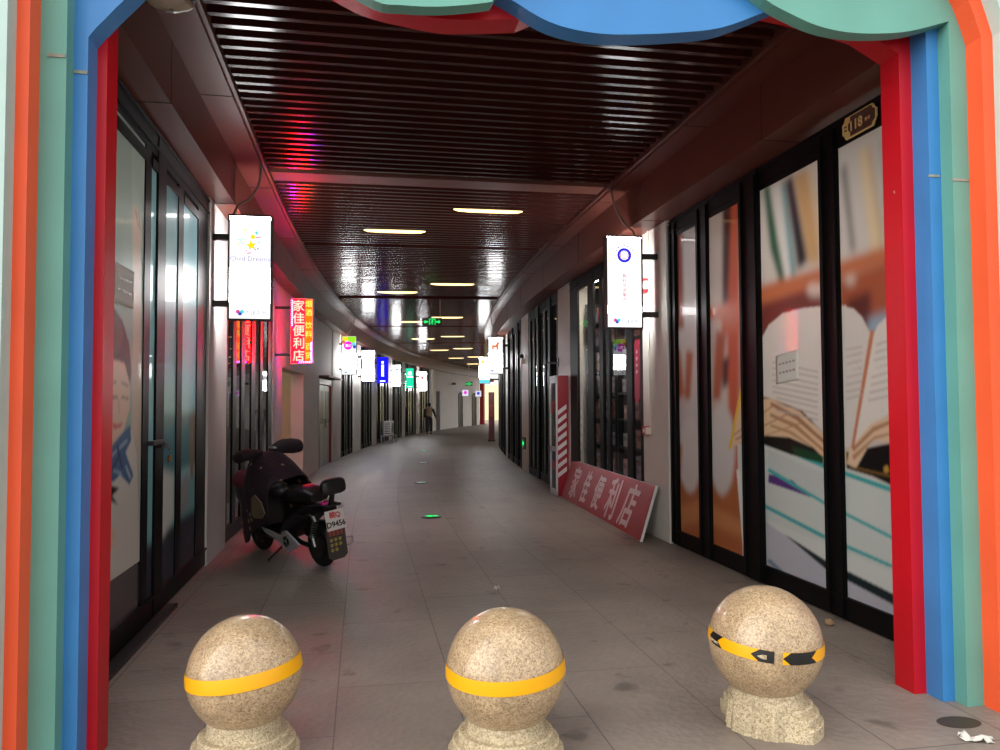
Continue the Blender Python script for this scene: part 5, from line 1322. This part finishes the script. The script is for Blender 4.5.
for r_ in range(3):
    for k in range(3 - (r_ == 2)):
        z = 0.02 - 0.045 * r_
        for q in range(2): b.box(-0.07 + 0.045 * k, -0.038 + 0.045 * k, -0.0065, -0.0045, z + 0.014 * q, z + 0.007 + 0.014 * q)
        b.box(-0.058 + 0.045 * k, -0.051 + 0.045 * k, -0.0065, -0.0045, z - 0.008, z + 0.024)
b.xform(flap); b.build('yellow_marks', mat('faded_yellow', (176, 158, 70), rough=0.6), mf)
b = MB(); b.tube([(-0.08, -0.6, 0.52), (-0.075, -0.64, 0.44)], 0.022)
b.tube([(-0.075, -0.64, 0.44)] + [(-0.075 + 0.03 * math.cos(k * 1.05), -0.64 - 0.0 + 0.03 * math.sin(k * 1.05) + 0.012 * k / 6, 0.44 - 0.0042 * k) for k in range(36)], 0.007, 6)
b.tube([(-0.075, -0.56, 0.3), (-0.07, RY, WR_)], 0.018); b.build('shock_absorber', M_STEEL, sc, smooth=True)
b = MB(); b.tube([(-0.07, -0.2, 0.25), (-0.09, -0.4, 0.22), (-0.07, RY, WR_)], 0.022); b.tube([(0.07, -0.2, 0.25), (0.09, -0.4, 0.22), (0.07, RY, WR_)], 0.022); b.build('swing_arm', M_BLACKM, sc)
b = MB(); rows = []
for k in range(11):
    a = math.radians(15 + 120 * k / 10); c = Vector((0, RY - 0.235 * math.cos(a), WR_ + 0.235 * math.sin(a)))
    rows.append([c + Vector((x, 0, 0)) for x in np.linspace(-0.07, 0.07, 5)])
b.loft(rows, cap=False, closed=False); b.build('rear_fender', M_PLASTICB, sc, smooth=True, solid=0.008)
b = MB(); b.tube([(0.07, RY - 0.1, 0.24), (0.2, RY - 0.16, 0.25), (0.24, RY - 0.16, 0.25), (0.24, RY - 0.16, 0.19), (0.2, RY - 0.16, 0.18), (0.07, RY - 0.1, 0.18)], 0.007); b.build('side_guard', M_STEEL, sc)
b = MB(); b.tube([(-0.1, -0.12, 0.2), (-0.2, -0.05, 0.1), (-0.25, 0.0, 0.04), (-0.265, -0.05, 0.025)], 0.012); b.build('kickstand', M_GREYM, sc, smooth=True)
# handlebar, hand muffs, front basket
st = Matrix.Translation((0, 0.3, 1.02)) @ Matrix.Rotation(math.radians(12), 4, 'Z')
b = MB(); b.tube([(-0.34, -0.06, 0.02), (-0.18, 0.02, 0.04), (0, 0.03, 0.0), (0.18, 0.02, 0.04), (0.34, -0.06, 0.02)], 0.013).tube([(0, 0.03, 0), (0, 0.06, -0.2)], 0.025).xform(st); b.build('handlebar', M_BLACKM, sc)
for sg in (-1, 1):
    b = MB(); rings = []
    for (q, ry, rz, dz, dy) in ((0.08, 0.05, 0.04, 0.0, 0.02), (0.14, 0.085, 0.06, 0.0, 0.03), (0.22, 0.11, 0.075, 0.01, 0.02), (0.31, 0.105, 0.08, 0.0, 0.0), (0.38, 0.08, 0.07, -0.01, -0.02), (0.405, 0.03, 0.03, -0.01, -0.02)):
        sgn_flat = 0.7 if sg < 0 else 1.0
        rings.append([(sg * q, dy - 0.02 + ry * math.cos(a), 0.03 + dz + sgn_flat * rz * math.sin(a)) for a in np.linspace(0, 2 * math.pi, 18, endpoint=False)])
    b.loft(rings).xform(st); b.build('hand_muff', M_MUFF, sc, smooth=True)
b = MB(); b.box(-0.02, 0.02, -0.11, -0.03, 0.055, 0.075).xform(st @ Matrix.Rotation(math.radians(20), 4, 'Y')); b.build('switch_cover', M_PLASTICG, sc, bevel=0.005)
b = MB(); rings = []
for (z, wx, wy, cy) in ((0.42, 0.11, 0.09, 0.62), (0.46, 0.14, 0.12, 0.64), (0.6, 0.165, 0.15, 0.68), (0.72, 0.175, 0.165, 0.7), (0.76, 0.16, 0.15, 0.7)):
    rings.append([(wx * math.copysign(abs(math.cos(a)) ** 0.6, math.cos(a)), cy + wy * math.copysign(abs(math.sin(a)) ** 0.6, math.sin(a)), z) for a in np.linspace(0, 2 * math.pi, 28, endpoint=False)])
b.loft(rings); bk = b.build('front_basket', M_PLASTICB, sc, smooth=True)
b = MB(); rings = []
for (z, q) in ((0.7, 1.06), (0.74, 1.08), (0.79, 0.98), (0.83, 0.7), (0.845, 0.25)):
    rings.append([(q * 0.175 * math.copysign(abs(math.cos(a)) ** 0.7, math.cos(a)), 0.7 - 0.02 + q * 0.165 * math.copysign(abs(math.sin(a)) ** 0.7, math.sin(a)), z + 0.012 * math.sin(3 * a)) for a in np.linspace(0, 2 * math.pi, 28, endpoint=False)])
b.loft(rings); b.build('basket_cover', M_BURG, bk, smooth=True)
# wind quilt: a padded apron over the rider's legs
b = MB(); rows = []
rs = random.Random(9)
for (y, zt, zb, w, k) in ((0.585, 0.46, 0.10, 0.12, 0.5), (0.56, 0.72, 0.11, 0.2, 0.6), (0.48, 0.95, 0.12, 0.25, 0.7), (0.36, 1.06, 0.2, 0.28, 0.7), (0.22, 1.04, 0.29, 0.295, 0.65), (0.08, 0.95, 0.34, 0.29, 0.62), (-0.04, 0.88, 0.41, 0.285, 0.62), (-0.13, 0.81, 0.49, 0.27, 0.62)):
    row = []
    for i in range(25):
        a = math.pi * i / 24
        cx = math.copysign(abs(math.cos(a)) ** k, math.cos(a)); cz = math.sin(a) ** k
        wob = 0.012 * math.sin(5 * a + y * 14) + rs.uniform(-0.005, 0.005)
        row.append((-cx * (w + wob) , y + 0.01 * math.sin(7 * a), zb + (zt - zb) * cz + wob))
    rows.append(row)
b.loft(rows, cap=False, closed=False); q = b.build('wind_quilt', M_QUILT, sc, smooth=True, solid=0.022, angle=80, subsurf=1)
b = MB(); b.prism([(0.16, 0.62), (0.1, 0.66), (-0.02, 0.6), (-0.07, 0.5), (0.0, 0.44), (0.15, 0.43), (0.2, 0.46)], -0.006, 0.006)
b.xform(Matrix.Translation((-0.315, -0.09, 0.03)) @ Matrix.Rotation(math.pi / 2, 4, 'Z')); b.build('quilt_lining', M_KHAKI, q)

# =================================================================== PERSON
pr = at('person', 39.2, -0.78, 0, extra=math.radians(8), label='person in a beige vest and dark trousers walking away down the walkway', cat='person')


def skin_mesh(name, pts, edges, rad, m, parent, root=0, sub=1):
    me = bpy.data.meshes.new(name); me.from_pydata(pts, edges, []); me.materials.append(m)
    o = bpy.data.objects.new(name, me); COL.objects.link(o); o.parent = parent
    md = o.modifiers.new('skin', 'SKIN'); md.use_smooth_shade = True
    for i, r in enumerate(rad):
        me.skin_vertices[0].data[i].radius = (r, r) if not isinstance(r, tuple) else r
        me.skin_vertices[0].data[i].use_root = (i == root)
    s = o.modifiers.new('subdivision', 'SUBSURF'); s.levels = sub; s.render_levels = sub
    return o


M_SKIN = mat('skin', (186, 142, 120), rough=0.6)
PP = [(0, 0, 0.86), (0, 0.01, 1.02), (0, 0.0, 1.2), (0, 0.0, 1.32), (0, 0.01, 1.40), (0, 0.02, 1.49),
      (-0.09, 0, 0.82), (-0.1, 0.09, 0.47), (-0.1, 0.02, 0.08), (-0.1, 0.13, 0.035),
      (0.09, 0, 0.82), (0.1, 0.0, 0.46), (0.1, -0.13, 0.11), (0.1, -0.02, 0.035),
      (-0.18, 0, 1.3), (-0.235, -0.05, 1.06), (-0.22, 0.03, 0.83), (-0.215, 0.05, 0.76),
      (0.18, 0, 1.3), (0.27, -0.02, 1.06), (0.33, 0.06, 0.86), (0.345, 0.08, 0.79)]
PE = [(0, 1), (1, 2), (2, 3), (3, 4), (4, 5), (0, 6), (6, 7), (7, 8), (8, 9), (0, 10), (10, 11), (11, 12), (12, 13), (3, 14), (14, 15), (15, 16), (16, 17), (3, 18), (18, 19), (19, 20), (20, 21)]
PR = [(0.14, 0.1), (0.135, 0.1), (0.16, 0.1), (0.12, 0.08), 0.05, (0.085, 0.1), 0.085, 0.06, 0.04, 0.04, 0.085, 0.06, 0.04, 0.04, 0.055, 0.042, 0.034, 0.035, 0.055, 0.042, 0.034, 0.035]
skin_mesh('body', PP, PE, PR, M_SKIN, pr, sub=2)
fing = []
for hx, hy, hz in ((-0.215, 0.05, 0.75), (0.345, 0.08, 0.78)):
    for k in range(4):
        fing.append(MB().tube([(hx, hy - 0.03 + 0.02 * k, hz), (hx, hy - 0.03 + 0.02 * k, hz - 0.05), (hx, hy - 0.02 + 0.02 * k, hz - 0.085 + 0.008 * abs(k - 1.5))], 0.009, 6))
    fing.append(MB().tube([(hx, hy + 0.03, hz + 0.03), (hx, hy + 0.055, hz - 0.01), (hx, hy + 0.055, hz - 0.035)], 0.01, 6))
hb = MB()
for f_ in fing:
    o0 = len(hb.v); hb.v += f_.v; hb.f += [tuple(i + o0 for i in q_) for q_ in f_.f]; hb.m += f_.m
hb.build('fingers', M_SKIN, pr, smooth=True)
tr_pts = [PP[0]] + [PP[i] for i in (6, 7, 8, 10, 11, 12)] + [(0, 0.005, 0.98)]
skin_mesh('trousers', tr_pts, [(0, 1), (1, 2), (2, 3), (0, 4), (4, 5), (5, 6), (0, 7)], [(0.16, 0.12), 0.11, 0.085, 0.07, 0.11, 0.085, 0.07, (0.155, 0.12)], mat('charcoal_trousers', (54, 52, 56), rough=0.8), pr, sub=2)
skin_mesh('vest', [(0, 0.005, 0.9), (0, 0.01, 1.05), (0, 0, 1.2), (0, 0, 1.33)], [(0, 1), (1, 2), (2, 3)], [(0.18, 0.135), (0.175, 0.13), (0.19, 0.13), (0.15, 0.1)], mat('beige_vest', (176, 152, 118), rough=0.85), pr, sub=2)
M_SLEEVE = mat('dark_sleeve', (40, 38, 42), rough=0.8)
for ids in ((14, 15, 16), (18, 19, 20)):
    skin_mesh('sleeve', [PP[i] for i in ids], [(0, 1), (1, 2)], [0.07, 0.055, 0.046], M_SLEEVE, pr, sub=2)
b = MB(); b.ellipsoid((0, 0.0, 1.5), 0.1, 0.115, 0.115, 18, 12); b.build('hair', mat('black_hair', (22, 18, 18), rough=0.6), pr, smooth=True)
b = MB()
b.ellipsoid((-0.1, 0.08, 0.04), 0.05, 0.13, 0.042, 14, 8); b.ellipsoid((0.1, -0.07, 0.04), 0.05, 0.13, 0.042, 14, 8); b.build('shoes', M_BLACKM, pr, smooth=True)
b = MB(); b.ellipsoid((0, 0.115, 1.48), 0.014, 0.025, 0.02, 8, 6); b.ellipsoid((-0.085, 0.02, 1.49), 0.014, 0.022, 0.03, 8, 6); b.ellipsoid((0.085, 0.02, 1.49), 0.014, 0.022, 0.03, 8, 6); b.build('face_features', M_SKIN, pr, smooth=True)

# =================================================================== SMALLER THINGS
ac = at('air_conditioner_unit', 30.6, -1.16, 0, label='white outdoor air conditioner unit on a floor stand by the shop wall', cat='air conditioner')
b = MB(); b.box(-0.14, 0.14, -0.38, 0.38, 0.3, 0.86); cs = b.build('case', M_WHITE, ac, bevel=0.012)
b = MB()
for k in range(7):
    z = 0.36 + 0.068 * k; b.box(0.14, 0.148, -0.34, 0.34, z, z + 0.012)
    b.box(-0.11, 0.11, -0.388, -0.38, z, z + 0.03)
b.build('grille', M_GREYM, cs)
b = MB(); b.lathe([(0.2, 0.0), (0.22, 0.012), (0.2, 0.02)], 28, axis='x', c=(0.135, 0.08, 0.58)); b.build('fan_ring', M_GREYM, cs)
b = MB()
for y in (-0.36, 0.36):
    for x in (-0.24, 0.24): b.box(x - 0.02, x + 0.02, y - 0.02, y + 0.02, 0, 0.3)
    b.box(-0.26, 0.26, y - 0.02, y + 0.02, 0.26, 0.3)
b.build('stand', M_PLASTICG, ac)
nt_ = at('notice_stand', 31.2, 2.93, 0, label='dark red standing notice board at the bend of the right shop wall', cat='notice board')
b = MB(); b.box(-0.12, 0.12, -0.04, 0.04, 0.08, 2.0); pnl = b.build('panel', mat('dark_red_panel', (92, 26, 34), rough=0.4), nt_, bevel=0.006)
b = MB(); b.box(-0.08, 0.08, -0.045, -0.04, 1.0, 1.5); b.build('poster', mat('maroon_print', (130, 44, 48), rough=0.5), pnl)
b = MB(); b.box(-0.15, 0.15, -0.12, 0.12, 0.0, 0.08); b.build('foot', M_BLACKM, nt_, bevel=0.01)
ps = empty('red_gate_post', ground_pt := W(57.6, -1.5, 0), -ang(57.6), 'slim red post with a cross arm at the bright far end of the walkway', 'post')
b = MB(); b.box(-0.16, 0.16, -0.16, 0.16, 0.05, 3.9); b.build('shaft', M_FIRERED, ps); b = MB(); b.box(-0.28, 0.28, -0.28, 0.28, 0, 0.06); b.build('base_plate', M_FIRERED, ps)
b = MB(); b.box(-0.6, 0.9, -0.08, 0.08, 3.2, 3.4); b.build('cross_arm', M_FIRERED, ps)
# white pier next to the dark doorway before the long white wall
b = MB(); b.cbox(43.0, 43.5, WL - 0.05, WL + 0.12, 0, 3.5)
o = b.build('trim_4', M_CREAM); tag(o, 'cream pier where the long white wall begins, past the walking person', 'trim', kind='structure')
cm = at('security_camera', 48.2, WL + 0.02, 2.75, label='small security camera on the long white wall', cat='camera')
b = MB(); b.tube([(0.0, 0, 0.05), (0.25, -0.1, 0.05)], 0.02); b.build('arm', M_GREYM, cm); b = MB(); b.box(0.2, 0.42, -0.3, -0.05, 0.0, 0.14); b.build('housing', M_GREYM, cm, bevel=0.01)

# green arrows and lights set in the paving
for (s_, x, m, lab) in ((10.27, 0.89, G_EXIT, 'round floor guide light glowing green, nearest the scooter'), (14.75, 0.91, glow('guide_white', (214, 240, 232), 1.2), 'round floor guide light glowing white, second along the paving'),
                        (19.81, 0.94, glow('guide_white', (214, 240, 232), 1.2), 'round floor guide light glowing white, third along the paving'), (24.93, 0.75, G_EXIT, 'round floor guide light glowing green, farthest along the paving')):
    r = at('floor_guide_light', s_, x, 0.0, label=lab, cat='lamp', group='guide lights set in the paving')
    b = MB(); b.lathe([(0.14, 0.0), (0.14, 0.006), (0.12, 0.012), (0.0001, 0.012)], 28); b.build('rim', M_GREYM, r, smooth=True)
    b = MB(); b.prism([(-0.09, 0.0), (0.0, 0.08), (0.0, 0.035), (0.09, 0.035), (0.09, -0.035), (0.0, -0.035), (0.0, -0.08)], -0.002, 0.0).xform(Matrix.Translation((0, 0, 0.013)) @ Matrix.Rotation(math.radians(-90), 4, 'X')); b.build('lit_arrow', m, r)


def scrap(loc, sx, sy, seed, label, name='paper_scrap', m=None):
    rs = random.Random(seed); b = MB(); N = 6; rows = []
    for i in range(N + 1):
        rows.append([(sx * (k / N - 0.5) + rs.uniform(-1, 1) * sx * 0.06, sy * (i / N - 0.5) + rs.uniform(-1, 1) * sy * 0.1 + 0.25 * sy * math.sin(3 * k / N), 0.003 + abs(rs.gauss(0, 0.012))) for k in range(N + 1)])
    b.loft(rows, cap=False, closed=False); o = b.build(name, m or M_PAPER, smooth=True, solid=0.001); o.location = loc; o.rotation_euler = (0, 0, seed)
    return tag(o, label, 'litter')


scrap(W(3.02, 2.69, 0), 0.13, 0.05, 2.6, 'torn white paper scrap on the paving by the blue and teal posts')
scrap(W(6.14, 1.09, 0), 0.1, 0.05, 1.2, 'small white paper scrap lying behind the middle bollard')
b = MB(); rs = random.Random(4)
b.ellipsoid((0, 0, 0.022), 0.035, 0.028, 0.024, 10, 7); b.v = [p * (1 + rs.uniform(-0.12, 0.12)) for p in b.v]
o = b.build('stone', mat('brown_stone', (150, 122, 92), rough=0.9), smooth=True); o.location = W(4.72, 3.1, 0.0); tag(o, 'small brown stone by the foot of the book poster window', 'stone')
o = MB().lathe([(0.085, 0.0), (0.08, 0.0012), (0.0001, 0.0012)], 26).build('oil_stain', mat('dark_stain', (66, 54, 40), rough=0.5)); o.location = W(3.2, 2.76, 0.0005); o.scale = (1.25, 0.8, 1); tag(o, 'dark wet stain on the paving at the foot of the teal post', 'stain')

# wrapped floodlight under the ceiling just inside the arch
fl = empty('wrapped_floodlight', (-1.0, 4.16, 3.56), 0.3, 'pale plastic wrapped floodlight hung under the panel ceiling just inside the blue arch', 'lamp')
b = MB(); b.ellipsoid((0, 0, 0.06), 0.12, 0.07, 0.05, 20, 10); rs = random.Random(8); b.v = [p + Vector((rs.uniform(-1, 1), rs.uniform(-1, 1), rs.uniform(-1, 1))) * 0.008 for p in b.v]
b.build('plastic_wrap', mat('wrap_plastic', (190, 182, 166), rough=0.25), fl, smooth=True)
b = MB(); b.box(-0.13, 0.13, -0.05, 0.05, 0.08, 0.12); b.build('housing', M_BLACKM, fl, bevel=0.006)
b = MB(); b.tube([(0, 0, 0.1), (0, 0, 0.37)], 0.012); b.build('stem', M_BLACKM, fl)
# warm lamp in the room behind the open doorway
il = at('room_ceiling_lamp', 14.6, -2.9, 3.3, label='warm lamp on the ceiling of the room behind the open doorway', cat='lamp')
b = MB(); b.lathe([(0.25, 0.05), (0.25, 0.08), (0.0001, 0.08)], 28); b.build('housing', M_WHITE, il); b = MB(); b.lathe([(0.0001, 0.0), (0.14, 0.01), (0.22, 0.05)], 28); b.build('diffuser', glow('room_lamp', (255, 236, 196), 30.0), il, smooth=True)
for (s_, x, lab) in ((5.6, 4.5, 'unseen white strip lamp added to backlight the printed book film'), (5.4, -2.7, 'unseen white strip lamp added to backlight the poster of a child')):  # both lamps are added out of view, to brighten the films from behind
    il = at('unseen_shop_lamp', s_, x, 3.38, label=lab, cat='lamp')
    b = MB(); b.box(-0.1, 0.1, -1.2, 1.2, 0.02, 0.1); b.build('housing', M_WHITE, il); b = MB(); b.box(-0.08, 0.08, -1.18, 1.18, 0.0, 0.02); b.build('diffuser', MATS['shop_lamp'], il)
